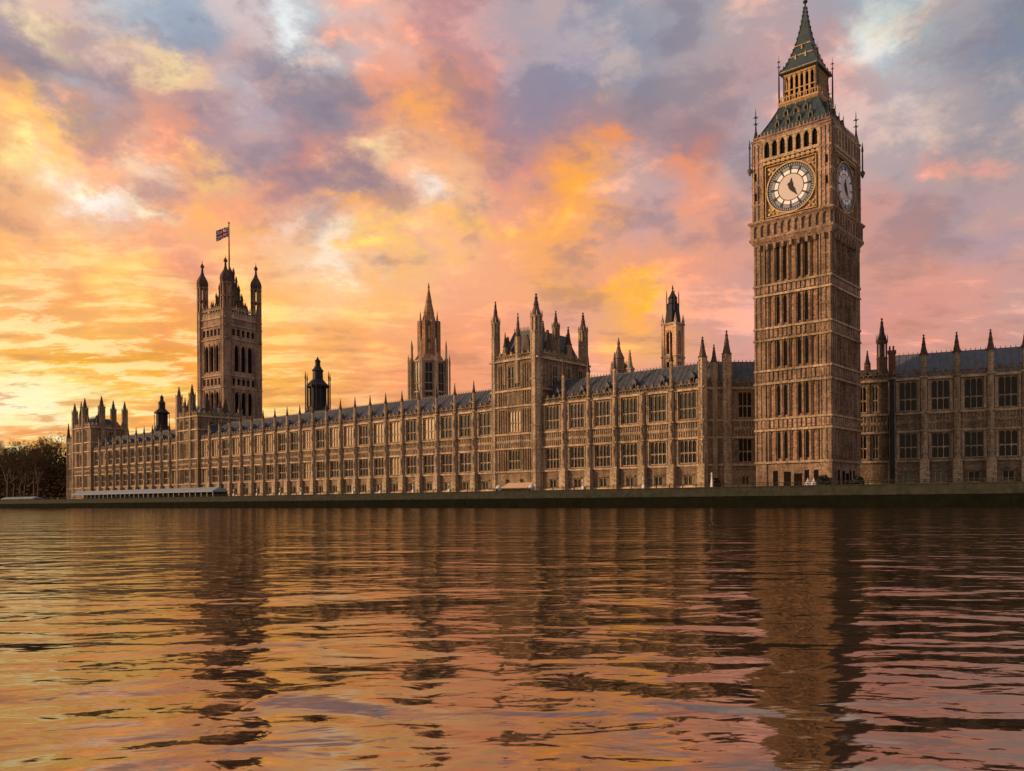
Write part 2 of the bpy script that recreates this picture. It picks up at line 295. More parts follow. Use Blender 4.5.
# ------------------------------------------------------------------ mesh helpers
class MB:
    def __init__(s): s.v = []; s.f = []; s.mi = []; s.m = 0; s.k = 0; s.cx = 0; s.cy = 0
    def add(s, vs, fs):
        o = len(s.v)
        if s.k:
            c, q = [(1,0),(0,1),(-1,0),(0,-1)][s.k % 4]
            vs = [(s.cx+(x-s.cx)*c-(y-s.cy)*q, s.cy+(x-s.cx)*q+(y-s.cy)*c, z) for x, y, z in vs]
        s.v += vs; s.f += [tuple(o+i for i in f) for f in fs]; s.mi += [s.m]*len(fs)
    def box(s, x0, x1, y0, y1, z0, z1):
        s.add([(x0,y0,z0),(x1,y0,z0),(x1,y1,z0),(x0,y1,z0),(x0,y0,z1),(x1,y0,z1),(x1,y1,z1),(x0,y1,z1)],
              [(0,3,2,1),(4,5,6,7),(0,1,5,4),(1,2,6,5),(2,3,7,6),(3,0,4,7)])
    def frus(s, cx, cy, hx0, hy0, z0, hx1, hy1, z1):
        s.add([(cx-hx0,cy-hy0,z0),(cx+hx0,cy-hy0,z0),(cx+hx0,cy+hy0,z0),(cx-hx0,cy+hy0,z0),
               (cx-hx1,cy-hy1,z1),(cx+hx1,cy-hy1,z1),(cx+hx1,cy+hy1,z1),(cx-hx1,cy+hy1,z1)],
              [(0,3,2,1),(4,5,6,7),(0,1,5,4),(1,2,6,5),(2,3,7,6),(3,0,4,7)])
    def lathe(s, cx, cy, prof, n=8, rot=None):
        """prof: (radius, z) from bottom to top; closed both ends"""
        if rot is None: rot = math.pi/n
        vs = []; fs = []
        for r, z in prof:
            for i in range(n):
                a = rot+2*math.pi*i/n; vs.append((cx+r*math.cos(a), cy+r*math.sin(a), z))
        for j in range(len(prof)-1):
            for i in range(n):
                k = (i+1) % n; fs.append((j*n+i, j*n+k, (j+1)*n+k, (j+1)*n+i))
        fs.append(tuple(range(n-1, -1, -1))); fs.append(tuple((len(prof)-1)*n+i for i in range(n)))
        s.add(vs, fs)
    def extr(s, pts, y0, y1):
        """pts: outline in x,z, counter-clockwise seen from the front (-y); extruded from y0 to y1"""
        n = len(pts); vs = [(x, y0, z) for x, z in pts]+[(x, y1, z) for x, z in pts]
        fs = [tuple(range(n)), tuple(range(2*n-1, n-1, -1))]
        for i in range(n): k = (i+1) % n; fs.append((i, i+n, k+n, k))
        s.add(vs, fs)
    def tube(s, p, q, r0, r1, n=4):
        p = Vector(p); q = Vector(q); d = (q-p)
        if d.length < 1e-6: return
        d.normalize(); a = d.orthogonal().normalized(); b = d.cross(a)
        vs = []
        for c, r in ((p, r0), (q, r1)):
            for i in range(n):
                t = 2*math.pi*i/n; w = c+a*(r*math.cos(t))+b*(r*math.sin(t)); vs.append(tuple(w))
        fs = [(i, (i+1) % n, (i+1) % n+n, i+n) for i in range(n)]+[tuple(range(n-1,-1,-1)), tuple(range(n, 2*n))]
        s.add(vs, fs)
    def spandrel(s, x0, x1, zs, zt, y0, y1, n=5):
        """fills the corners over a pointed arch between x0 and x1 that springs at zs and peaks at zt"""
        h = (x1-x0)/2; xm = (x0+x1)/2
        for sg in (-1, 1):
            arc = [(xm+sg*h*(1-(i/n)**1.7), zs+(zt-zs)*math.sin(i/n*math.pi/2)*0.98) for i in range(n+1)]
            pts = [(xm+sg*h, zt)]+arc[::1]
            if sg > 0: pts = pts[::-1]
            s.extr(pts, y0, y1)
    def wall(s, x0, x1, z0, z1, y0, y1, ops):
        xs = sorted({x0, x1} | {o[0] for o in ops} | {o[1] for o in ops})
        for a, b in zip(xs, xs[1:]):
            mid = (a+b)/2; zz = z0
            for o in sorted([o for o in ops if o[0] < mid < o[1]], key=lambda o: o[2]):
                if o[2] > zz: s.box(a, b, y0, y1, zz, o[2])
                zz = o[3]
            if zz < z1: s.box(a, b, y0, y1, zz, z1)
    def mesh(s, name, mats):
        me = bpy.data.meshes.new(name); me.from_pydata(s.v, [], s.f)
        for m in (mats if isinstance(mats, (list, tuple)) else [mats]): me.materials.append(m)
        if any(s.mi): me.polygons.foreach_set('material_index', s.mi)
        me.update(); return me
def tag(o, label, cat=None, group=None, kind=None):
    if label: o['label'] = label
    if cat: o['category'] = cat
    if group: o['group'] = group
    if kind: o['kind'] = kind
    return o
def thing(name, label, cat, loc, rz=0.0, group=None):
    o = bpy.data.objects.new(name, None); C.objects.link(o); o.location = loc; o.rotation_euler = (0, 0, rz)
    o.empty_display_size = 0.5
    return tag(o, label, cat, group)
def part(name, me, parent, loc=(0,0,0), rz=0.0, mats=None):
    if isinstance(me, MB): me = me.mesh(name, mats)
    o = bpy.data.objects.new(name, me); C.objects.link(o)
    if parent: o.parent = parent
    o.location = loc; o.rotation_euler = (0, 0, rz); return o

# palace frame: s along the river front (to the right), w into the building
EX = Vector((0.75209, -0.65907)); EY = Vector((0.65907, 0.75209)); R0 = Vector((42.56, 188.17))
ANG = math.atan2(EX.y, EX.x)
def PW(s, w, z=0.0):
    p = R0+EX*s+EY*w; return (p.x, p.y, z)
DECK = 3.4
WALLTOP = 4.15

# ------------------------------------------------------------------ window kit
_wc = {}
def window_mesh(w, h, lights, trans, arch):
    key = ('f', w, h, lights, trans, arch)
    if key not in _wc:
        b = MB(); t = 0.16; y0, y1 = 0.16, 0.40
        b.box(-w/2, -w/2+t, y0, y1, 0, h); b.box(w/2-t, w/2, y0, y1, 0, h); b.box(-w/2+t, w/2-t, y0, y1, 0, t); b.box(-w/2+t, w/2-t, y0, y1, h-t, h)
        lw = (w-2*t)/lights
        for i in range(1, lights): x = -w/2+t+i*lw; b.box(x-0.055, x+0.055, y0+0.02, y1-0.03, t, h-t)
        for tz in trans: b.box(-w/2+t, w/2-t, y0+0.05, y1-0.05, tz*h-0.10, tz*h+0.10)
        if arch:
            for i in range(lights):
                xa = -w/2+t+i*lw+0.1; xb = xa+lw-0.2
                for top in ([h-t]+[tz*h-0.10 for tz in trans[:1]]): b.spandrel(xa, xb, top-0.42, top, y0+0.07, y1-0.07, 4)
        _wc[key] = b.mesh('window', ST)
    return _wc[key]
def pane_mesh(w, h, m):
    key = ('p', w, h, m.name)
    if key not in _wc:
        b = MB(); b.box(-w/2+0.1, w/2-0.1, 0, 0.03, 0.1, h-0.1); _wc[key] = b.mesh('pane', m)
    return _wc[key]
def window(parent, x, y, z0, w, h, lights=3, trans=(0.45,), arch=True, rz=0.0, m=None, blind=0.0, gl=0.5):
    o = part('window', window_mesh(w, h, lights, tuple(trans), arch), parent, (x, y, z0), rz)
    mm = m or (BLINDSHEEN if random.random() < blind else GLASS if random.random() < gl else SHADE)
    p = part('pane', pane_mesh(w, h, mm), o, (0, 0.43, 0), R(random.uniform(-0.35, 0.35)))
    return o

# ------------------------------------------------------------------ buttress and pinnacle kit
_bc = {}
def spirelet(b, cx, cy, z0, r, h, n=8):
    """slim crocketed spire with a finial"""
    b.lathe(cx, cy, [(r*1.25, z0), (r*1.25, z0+0.25), (r, z0+0.3), (r*0.55, z0+h*0.45), (r*0.62, z0+h*0.47), (r*0.30, z0+h*0.74), (r*0.42, z0+h*0.77), (r*0.12, z0+h*0.9), (r*0.34, z0+h*0.93), (0.04, z0+h)], n)
def pinnacle_mesh(kind, z0, z1, h, r):
    key = (kind, z0, z1, h, r)
    if key not in _bc:
        b = MB()
        b.box(-r, r, -r, r, z0, z1)
        for k in range(4):
            b.k = k; b.box(-r*0.28, r*0.28, -r-0.10, -r, z0+0.3, z1-0.5); b.extr([(-r*1.05, z1-0.15), (r*1.05, z1-0.15), (0, z1+r*1.7)], -r-0.12, -r+0.14)
        b.k = 0; b.box(-r-0.13, r+0.13, -r-0.13, r+0.13, z0+(z1-z0)*0.45, z0+(z1-z0)*0.45+0.25)
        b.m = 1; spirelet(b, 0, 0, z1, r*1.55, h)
        _bc[key] = b.mesh('pinnacle', [ST, SOOTSHADE])
    return _bc[key]
def buttress_mesh(zt, wd=1.3, pr=0.95):
    key = ('b', zt, wd, pr)
    if key not in _bc:
        b = MB(); h = wd/2
        b.box(-h-0.25, h+0.25, -pr-0.4, 0, DECK-0.2, 9.0); b.frus(0, -pr/2, h+0.25, pr/2+0.3, 9.0, h, pr/2, 9.8)
        ch = 0.36
        for z0, z1, k in ((9.8, 15.6, 1.0), (15.6, 19.1, 0.97), (19.1, zt, 0.92)):
            hh = h*k; p = pr*k
            pts = [(-hh, 0), (-hh, -p+ch), (-hh+ch, -p), (hh-ch, -p), (hh, -p+ch), (hh, 0)]
            n = len(pts); vs = [(x, y, z0) for x, y in pts]+[(x, y, z1) for x, y in pts]
            b.add(vs, [tuple(range(n-1,-1,-1)), tuple(range(n, 2*n))]+[(i, (i+1) % n, (i+1) % n+n, i+n) for i in range(n)])
            # niche with a statue under a little canopy
            b.box(-0.26, 0.26, -p-0.22, -p, z0+(z1-z0)*0.42, z0+(z1-z0)*0.42+0.3)
            b.lathe(0, -p-0.12, [(0.18, z0+(z1-z0)*0.42+0.3), (0.22, z0+(z1-z0)*0.42+1.0), (0.10, z0+(z1-z0)*0.42+1.7)], 6)
            b.box(-0.32, 0.32, -p-0.28, -p, z0+(z1-z0)*0.42+2.0, z0+(z1-z0)*0.42+2.45)
        for z in (9.35, 15.45, 19.15, zt-0.2):
            b.box(-h-0.16, h+0.16, -pr-0.16, 0, z, z+0.34)
        _bc[key] = b.mesh('buttress', ST)
    return _bc[key]
def buttress(parent, x, y=0.0, zt=26.6, pin=True, shaft=5.2, h=3.6, r=0.30, rz=0.0, wd=1.3, pr=0.95):
    o = part('buttress', buttress_mesh(zt, wd, pr), parent, (x, y, 0), rz)
    if pin: part('pinnacle', pinnacle_mesh('pin', zt-0.3, zt+shaft, h, r), o, (0, -pr*0.45, 0))
    return o
def turret_mesh(r, z0, z1, ztop, lantern=True, dark=False):
    """octagonal corner turret: panelled shaft, open lantern stage, crocketed spire"""
    key = ('t', r, z0, z1, ztop, lantern, dark)
    if key not in _bc:
        b = MB(); H = ztop-z1
        prof = [(r, z0), (r, z1)]
        z = z0
        b.lathe(0, 0, prof, 8)
        n = max(1, int((z1-z0)/5.5))
        for i in range(1, n+1):
            zz = z0+(z1-z0)*i/n-0.4; b.lathe(0, 0, [(r, zz-0.1), (r*1.14, zz), (r*1.14, zz+0.25), (r, zz+0.35)], 8)
        for i in range(8):
            a = math.pi/8+math.pi/4*i; x, y = r*math.cos(a), r*math.sin(a)
            b.box(x-0.09, x+0.09, y-0.09, y+0.09, z0, z1-0.4)
        if lantern:
            zl = z1+H*0.36
            for i in range(8):
                a = math.pi/8+math.pi/4*i; x, y = r*0.86*math.cos(a), r*0.86*math.sin(a); q = r*0.17
                b.box(x-q, x+q, y-q, y+q, z1, zl)
            b.lathe(0, 0, [(r*0.45, z1), (r*0.45, zl)], 8)
            b.lathe(0, 0, [(r*1.0, zl-0.1), (r*1.2, zl+0.15), (r*1.2, zl+0.4), (r*1.0, zl+0.5)], 8)
            for i in range(8):
                a = math.pi/4*i; x, y = r*1.05*math.cos(a), r*1.05*math.sin(a)
                b.lathe(x, y, [(0.12, zl+0.4), (0.12, zl+1.0), (0.02, zl+1.9)], 4)
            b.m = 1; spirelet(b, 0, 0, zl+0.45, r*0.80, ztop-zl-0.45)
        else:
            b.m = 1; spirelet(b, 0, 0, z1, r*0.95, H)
        _bc[key] = b.mesh('turret', [SOOTSHADE if dark else ST, BLACKM if dark else SOOTSHADE])
    return _bc[key]

def bands(t, L, x0=0.0, y0=0.0, zs=(4.4, 9.2, 15.3, 19.1, 26.2)):
    """string courses, each a part of its own"""
    for z in zs:
        b = MB(); big = 0.48 if z == zs[-1] else 0.34
        b.box(x0, x0+L, y0-big, y0-0.002, z, z+0.30); b.box(x0, x0+L, y0-big*0.6, y0-0.002, z+0.302, z+0.5)
        part('cornice' if z == zs[-1] else 'string_course', b, t, mats=STL)
def carved(x0, L, z0, z1, y0, step=0.62):
    """frieze of small carved shields and ribs"""
    b = MB(); n = max(1, int(L/step)); st = L/n
    for i in range(n+1): x = x0+i*st; b.box(x-0.07, x+0.07, y0-0.16, y0-0.002, z0, z1)
    for i in range(n):
        x = x0+(i+0.5)*st; zm = (z0+z1)/2
        b.extr([(x-st*0.30, zm+0.35), (x-st*0.30, zm-0.05), (x, zm-0.5), (x+st*0.30, zm-0.05), (x+st*0.30, zm+0.35)], y0-0.12, y0-0.002)
    return b
def parapet(x0, L, z, y0, y1, step=0.95):
    """pierced parapet: open quatrefoil panels between little posts, gabled merlons above"""
    b = MB(); n = max(2, int(L/step)); st = L/n
    b.box(x0, x0+L, y0+0.08, y1-0.05, z, z+0.22); b.box(x0, x0+L, y0+0.06, y1-0.03, z+0.95, z+1.13)
    for i in range(n+1):
        x = x0+i*st; x = min(max(x, x0+0.14), x0+L-0.14); b.box(x-0.13, x+0.13, y0+0.09, y1-0.06, z+0.22, z+0.95)
    for i in range(n):
        x = x0+(i+0.5)*st
        b.extr([(x-st*0.34, z+0.222), (x+st*0.34, z+0.222), (x, z+0.74)], y0+0.12, y1-0.1)
        if i % 2 == 0:
            b.box(x-st*0.34, x+st*0.34, y0+0.08, y1-0.05, z+1.132, z+1.62); b.extr([(x-st*0.4, z+1.622), (x+st*0.4, z+1.622), (x, z+2.1)], y0+0.04, y1)
        else: b.extr([(x-st*0.2, z+1.132), (x+st*0.2, z+1.132), (x, z+1.5)], y0+0.1, y1-0.08)
    return b
def roof_mb(L, x0, ya, yb, z0, zr, crest=True):
    b = MB(); ym = (ya+yb)/2
    b.add([(x0,ya,z0),(x0+L,ya,z0),(x0+L,yb,z0),(x0,yb,z0),(x0,ym-0.4,zr),(x0+L,ym-0.4,zr),(x0+L,ym+0.4,zr),(x0,ym+0.4,zr)],
          [(0,3,2,1),(4,5,6,7),(0,1,5,4),(1,2,6,5),(2,3,7,6),(3,0,4,7)])
    n = int(L/1.3)
    for i in range(n+1):                                   # standing ribs of the iron roof
        x = x0+0.05+(L-0.1)*i/n
        b.add([(x-0.06,ya,z0+0.02),(x+0.06,ya,z0+0.02),(x+0.06,ym-0.4,zr+0.02),(x-0.06,ym-0.4,zr+0.02),(x-0.05,ya-0.05,z0+0.06),(x+0.05,ya-0.05,z0+0.06),(x+0.05,ym-0.44,zr+0.06),(x-0.05,ym-0.44,zr+0.06)],
              [(4,5,6,7),(0,1,5,4),(1,2,6,5),(2,3,7,6),(3,0,4,7)])
    if crest:
        m = int(L/0.9)
        b.box(x0, x0+L, ym-0.06, ym+0.06, zr+0.002, zr+0.22)
        for i in range(m): x = x0+(i+0.5)*L/m; b.lathe(x, ym, [(0.10, zr+0.2), (0.10, zr+0.4), (0.02, zr+0.75)], 4)
    return b
_dm = None
def dormer(parent, x, y, z):
    global _dm
    if _dm is None:
        b = MB(); b.box(-0.55, 0.55, 0, 1.6, 0, 1.3); b.extr([(-0.75, 1.3), (0.75, 1.3), (0, 2.5)], -0.1, 1.6)
        b.m = 1; b.box(-0.35, 0.35, -0.03, 0, 0.2, 1.1)
        b.m = 0; b.lathe(0, -0.05, [(0.06, 2.4), (0.06, 2.8), (0.02, 3.2)], 4)
        _dm = b.mesh('dormer', [SLATE, DARK])
    return part('dormer', _dm, parent, (x, y, z))

def wing(name, label, loc, rz, nb, bw, ww, lights, x0=0.0, ends=(True, True), blind=0.0, roofz=33.0, depth=13.0, pins=None, pin_h=(5.0, 3.4), wall_m=None, low=(2.2, 2.3), roof_m=None):
    t = thing(name, label, 'building', loc, rz); L = nb*bw
    wb = MB(); tr = MB(); ops = []
    for i in range(nb):
        xc = x0+(i+0.5)*bw
        ops += [(xc-ww/2, xc+ww/2, 19.8, 26.0), (xc-ww/2, xc+ww/2, 9.9, 15.25), (xc-low[0]/2, xc+low[0]/2, 4.9, 4.9+low[1])]
    wb.wall(x0, x0+L, DECK-0.3, 26.6, 0, 0.60, ops)
    wb.box(x0, x0+L, 0.602, depth, DECK-0.3, 26.55)
    for i in range(nb):                                   # blind tracery ribs beside the windows, hoods over the low windows
        xc = x0+(i+0.5)*bw
        for sg in (-1, 1):
            free = (bw-1.5-ww)/2
            for q in ((0.3, 0.75) if free < 1.3 else (0.2, 0.5, 0.8)):
                x = xc+sg*(ww/2+free*q); tr.box(x-0.075, x+0.075, -0.22, -0.002, 9.75, 15.2); tr.box(x-0.075, x+0.075, -0.22, -0.002, 19.65, 26.1)
            for zz in (12.6, 22.7): wb.box(min(xc+sg*ww/2, xc+sg*(bw/2-0.8)), max(xc+sg*ww/2, xc+sg*(bw/2-0.8)), -0.14, -0.002, zz, zz+0.22)
        wb.box(xc-low[0]/2-0.4, xc+low[0]/2+0.4, -0.28, -0.002, 4.9+low[1]+0.1, 4.9+low[1]+0.4)
        wb.box(xc-ww/2-0.12, xc+ww/2+0.12, -0.30, -0.002, 9.62, 9.88)
        wb.box(xc-ww/2-0.12, xc+ww/2+0.12, -0.30, -0.002, 19.62, 19.78)
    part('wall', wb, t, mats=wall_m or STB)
    tag(part('tracery', tr, t, mats=STL), None, kind='stuff')
    bands(t, L, x0)
    part('carved_frieze', carved(x0, L, 15.8, 19.1, 0), t, mats=ST)
    part('parapet', parapet(x0, L, 26.7, -0.25, 0.45), t, mats=PARA)
    part('roof', roof_mb(L, x0, 1.0, depth-0.6, 26.6, roofz), t, mats=roof_m or SLATE)
    for i in range(nb):
        xc = x0+(i+0.5)*bw
        window(t, xc, 0, 19.8, ww, 6.2, lights, (0.40,), True, blind=blind, gl=0.6 if roof_m is None else 0.0)
        window(t, xc, 0, 9.9, ww, 5.35, lights, (0.45,), True, blind=blind*0.08, gl=0.12 if roof_m is None else 0.0)
        window(t, xc, 0, 4.9, low[0], low[1], 2, (), False)
        if roof_m is None: dormer(t, xc, 2.0, 28.3)
    for i in range(nb+1):
        if (i == 0 and not ends[0]) or (i == nb and not ends[1]): continue
        buttress(t, x0+i*bw, 0, 26.7, pins is None or i in pins, pin_h[0], pin_h[1], 0.30 if roof_m is None else 0.46)
    return t

# ------------------------------------------------------------------ setting: water and ground
def water_mat():
    m = bpy.data.materials.new('river_water'); m.use_nodes = True; nt = m.node_tree
    for n in list(nt.nodes): nt.nodes.remove(n)
    g = N(nt, 'ShaderNodeNewGeometry')
    def layer(sx, sy, rot, scale, detail, rough, dist=0.0):
        mp = N(nt, 'ShaderNodeMapping'); nt.links.new(g.outputs['Position'], mp.inputs[0])
        mp.inputs['Rotation'].default_value = (0, 0, R(rot)); mp.inputs['Scale'].default_value = (sx, sy, 1)
        return noise(nt, mp.outputs[0], scale, detail, rough, dist)
    h = M(nt, 'MULTIPLY', layer(0.60, 1.0, 5, 0.23, 1, 0.5, 0.4), 0.14)
    h = M(nt, 'ADD', h, M(nt, 'MULTIPLY', layer(0.62, 1.0, -7, 0.85, 1, 0.45, 0.5), 0.085))
    h = M(nt, 'ADD', h, M(nt, 'MULTIPLY', layer(0.60, 1.0, 12, 1.9, 1, 0.5, 0.5), 0.032))
    h = M(nt, 'ADD', h, M(nt, 'MULTIPLY', layer(0.55, 1.0, 6, 4.0, 2, 0.5, 0.5), 0.0125))
    h = M(nt, 'ADD', h, M(nt, 'MULTIPLY', layer(0.6, 1.0, -14, 11.0, 2, 0.5, 0.3), 0.0016))
    bu = N(nt, 'ShaderNodeBump'); bu.inputs['Strength'].default_value = 1.0; bu.inputs['Distance'].default_value = 1.0
    put(nt, bu.inputs['Height'], h)
    gl = N(nt, 'ShaderNodeBsdfGlossy'); gl.inputs['Roughness'].default_value = 0.055; gl.inputs['Color'].default_value = (1.0, 0.85, 0.68, 1)
    di = N(nt, 'ShaderNodeBsdfDiffuse'); di.inputs['Color'].default_value = (0.016, 0.012, 0.009, 1)
    fr = N(nt, 'ShaderNodeFresnel'); fr.inputs['IOR'].default_value = 5.2
    for n in (gl, di, fr): nt.links.new(bu.outputs[0], n.inputs['Normal'])
    mx = N(nt, 'ShaderNodeMixShader'); nt.links.new(fr.outputs[0], mx.inputs[0]); nt.links.new(di.outputs[0], mx.inputs[1]); nt.links.new(gl.outputs[0], mx.inputs[2])
    o = N(nt, 'ShaderNodeOutputMaterial'); nt.links.new(mx.outputs[0], o.inputs[0]); return m
WATER_Z = 0.3
b = MB(); S = 9000.0
b.add([(-S,-S,WATER_Z),(S,-S,WATER_Z),(S,S,WATER_Z),(-S,S,WATER_Z)], [(0,1,2,3)])
tag(part('water', b, None, mats=water_mat()), 'brown tidal river with rippled sunset reflections', kind='structure')
# bank: terrace deck and land behind, one sheet with its river face left to the wall
b = MB(); WW = -19.4
def pt(s, w, z): return PW(s, w, z)
b.add([pt(-2500,WW,DECK), pt(400,WW,DECK), pt(400,3500,DECK), pt(-2500,3500,DECK), pt(-2500,WW,-2), pt(400,WW,-2), pt(400,3500,-2), pt(-2500,3500,-2)],
      [(0,1,2,3), (0,4,5,1), (1,5,6,2), (2,6,7,3), (3,7,4,0)])
tag(part('ground', b, None, mats=PAVE), 'paved terrace and land behind the river wall', kind='structure')
b = MB(); b.add([pt(-2400,-18,DECK+0.006), pt(-352,-18,DECK+0.006), pt(-352,400,DECK+0.006), pt(-2400,400,DECK+0.006)], [(0,1,2,3)])
tag(part('park_lawn', b, None, mats=GRASSG), 'dark park lawn under the trees left of the palace', kind='structure')

# ------------------------------------------------------------------ river wall and railing
def river_wall():
    t = thing('river_wall', 'long dark weedy embankment wall rising straight from the river', 'wall', PW(-250, -20), ANG)
    L0, L1 = -560.0, 400.0
    b = MB(); rw = random.Random(3); n = 400
    for i in range(n):                                    # weathered blocks, every one a little out of line
        xa = L0+(L1-L0)*i/n; xb = L0+(L1-L0)*(i+1)/n; b.box(xa, xb, -0.7-rw.uniform(0, 0.07), 0.58, -1.5, 2.3+rw.uniform(-0.10, 0.05))
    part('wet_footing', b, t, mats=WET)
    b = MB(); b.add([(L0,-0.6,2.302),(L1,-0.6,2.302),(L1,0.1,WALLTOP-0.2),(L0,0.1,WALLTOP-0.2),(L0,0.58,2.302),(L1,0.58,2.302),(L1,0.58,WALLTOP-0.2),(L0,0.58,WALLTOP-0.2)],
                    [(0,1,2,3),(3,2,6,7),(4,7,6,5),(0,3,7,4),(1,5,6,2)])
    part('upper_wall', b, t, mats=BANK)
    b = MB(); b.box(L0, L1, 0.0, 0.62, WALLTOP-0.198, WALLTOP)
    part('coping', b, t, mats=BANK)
river_wall()
def railing():
    t = thing('terrace_railing', 'low grey railing running along the top of the embankment', 'railing', PW(-250, -19.7, WALLTOP), ANG)
    b = MB(); L0, L1 = -560.0, 330.0
    b.box(L0, L1, -0.05, 0.05, 0.56, 0.66); b.box(L0, L1, -0.03, 0.03, 0.28, 0.34)
    part('rail', b, t, mats=BANK)
    b = MB()
    for i in range(int((L1-L0)/3)): x = L0+i*3; b.box(x-0.07, x+0.07, -0.07, 0.07, 0, 0.56)
    tag(part('railing_post', b, t, mats=BANK), None, kind='stuff')
railing()

# ------------------------------------------------------------------ palace wings
wing('palace_wing', 'near river wing with six tall window bays beside the clock tower', PW(-46.5, 0), ANG, 6, 7.75, 4.4, 4, ends=(False, True), blind=0.10, pins=(1, 2, 3, 5, 6), pin_h=(6.6, 4.0))
wing('palace_wing', 'longest river wing between the two pinnacled pavilions', PW(-218.6, 0), ANG, 21, 156.1/21, 4.4, 3, ends=(False, False), blind=0.55)
wing('palace_wing', 'far left river wing behind the blue-grey marquee', PW(-317, 0), ANG, 11, 81.7/11, 4.5, 3, ends=(False, False), blind=0.35)
wing('palace_wing', 'shaded range right of the clock tower with blue slate roof', (74.18, 180.33, 0), R(-24.87), 8, 6.02, 3.5, 3, x0=6.2, blind=0.0, pins=(1, 2, 3, 4, 5, 6, 7), pin_h=(4.6, 4.2), roofz=32.4, roof_m=LEAD)

def pavilion(name, label, s0, W, D, zc, turrets, w0=-1.2, zst=(26.4, 30.6), roof=8.5, win_w=4.2, lights=4):
    t = thing(name, label, 'tower', PW(s0, w0), ANG)
    b = MB(); xc = W/2; ops = []
    for (za, zb) in ((4.9, 7.6),): ops += [(xc-3.2, xc-1.8, za, zb), (xc+1.8, xc+3.2, za, zb)]
    zz = [(10.0, 15.2), (19.9, 25.6), (zst[1]+0.9, zc-1.2)]
    for za, zb in zz: ops.append((xc-win_w/2, xc+win_w/2, za, zb))
    b.wall(0, W, DECK-0.3, zc, 0, 0.60, ops); b.box(0, W, 0.602, D, DECK-0.3, zc-0.02)
    for sg in (-1, 1):                                    # blind panels beside the windows
        for za, zb in zz+[(26.9, 30.3)]:
            for q in (0.9, 1.7, 2.5, 3.3):
                x = xc+sg*(win_w/2+q)
                if abs(x-xc) < W/2-1.6: b.box(x-0.10, x+0.10, -0.22, -0.002, za-0.2, zb+0.2)
    for k in range(int(D/2.6)):                           # panelled flank above the wing's roof
        y = 1.6+k*2.6; b.box(W+0.002, W+0.24, y-0.16, y+0.16, 26.0, zc); b.box(-0.24, -0.002, y-0.16, y+0.16, 26.0, zc)
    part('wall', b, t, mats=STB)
    for z in (4.4, 9.2, 15.3, 19.1, zst[0], zst[1], zc):
        b = MB(); q = 0.55 if z == zc else 0.36
        b.box(-q, W+q, -q, -0.002, z, z+0.45)
        if z >= zst[1]: b.box(W+0.002, W+q, -0.002, D, z, z+0.45); b.box(-q, -0.002, -0.002, D, z, z+0.45)
        part('cornice' if z == zc else 'string_course', b, t, mats=STL)
    part('carved_frieze', carved(1.0, W-2, 15.8, 19.0, 0), t, mats=ST)
    b = parapet(0.6, W-1.2, zc+0.5, -0.2, 0.5); q = parapet(0.6, D-1.2, zc+0.5, -0.2, 0.5)
    b.add([(W-y, x, z) for x, y, z in q.v], q.f); b.add([(y, D-x, z) for x, y, z in q.v], q.f)
    part('parapet', b, t, mats=ST)
    b = MB(); b.frus(W/2, D/2, W/2-1.4, D/2-1.4, zc+0.02, W/2-4.6, D/2-4.0, zc+roof)
    for i in range(14):
        x = W/2-(W/2-4.8)+2*(W/2-4.8)*i/13; b.lathe(x, 4.1, [(0.12, zc+roof), (0.10, zc+roof+0.6), (0.02, zc+roof+1.2)], 4)
    part('roof', b, t, mats=SLATE)
    for x in (W*0.27, W*0.73):                            # stone gables over the parapet
        b = MB(); b.extr([(x-1.6, zc+0.6), (x+1.6, zc+0.6), (x+0.2, zc+6.6), (x-0.2, zc+6.6)], 0.7, 1.3); part('gable', b, t, mats=SOOTSHADE)
    for y in (D*0.24, D*0.62):
        for xx in (W-1.3, 0.7):
            b = MB()
            b.add([(xx, y-1.8, zc+0.6), (xx, y+1.8, zc+0.6), (xx, y+0.2, zc+8.0), (xx, y-0.2, zc+8.0), (xx+0.6, y-1.8, zc+0.6), (xx+0.6, y+1.8, zc+0.6), (xx+0.6, y+0.2, zc+8.0), (xx+0.6, y-0.2, zc+8.0)],
                  [(0,3,2,1),(4,5,6,7),(0,1,5,4),(1,2,6,5),(2,3,7,6),(3,0,4,7)])
            part('gable', b, t, mats=SOOTSHADE)
    for za, zb in zz: window(t, xc, 0, za, win_w, zb-za, lights, (0.45,), True, blind=0.3)
    for x in (xc-2.5, xc+2.5): window(t, x, 0, 4.9, 1.4, 2.7, 1, (), False)
    for y in (D*0.3, D*0.55, D*0.8):                      # flank windows
        o = window(t, W+0.50, y, zst[1]+0.9, 2.2, zc-zst[1]-2.2, 2, (0.5,), True, rz=R(90))
    for (x, y, r, zt, lan) in turrets:
        part('turret', turret_mesh(r, DECK if lan else zc-6, zc+(zt-zc)*(0.42 if lan else 0.5), zt, lan), t, (x, y, 0))
    return t
pavilion('palace_pavilion', 'broad square pavilion tower with tall pinnacles and dark steep roof midway along the front', -62.5, 16.0, 22.6, 38.6,
         [(0.9,0.7,1.15,55.6,True),(15.1,0.7,1.5,55.4,True),(9.2,0.3,0.75,51.2,False),(15.3,8.6,1.0,52.2,True),(15.1,21.0,1.25,53.8,True),(0.9,21.0,1.1,53.6,True),(15.3,14.0,0.9,48.8,False),(4.6,0.4,0.6,46.6,False)])
pavilion('palace_pavilion', 'narrow pavilion tower in front of the flag tower', -235.4, 16.8, 20.0, 35.8,
         [(0.9,0.7,1.25,49.0,True),(11.4,0.7,1.25,49.0,True),(6.4,0.4,0.7,44.0,False),(16.0,10,0.9,44.0,False),(16,19,0.9,44.0,False)], roof=4.0)
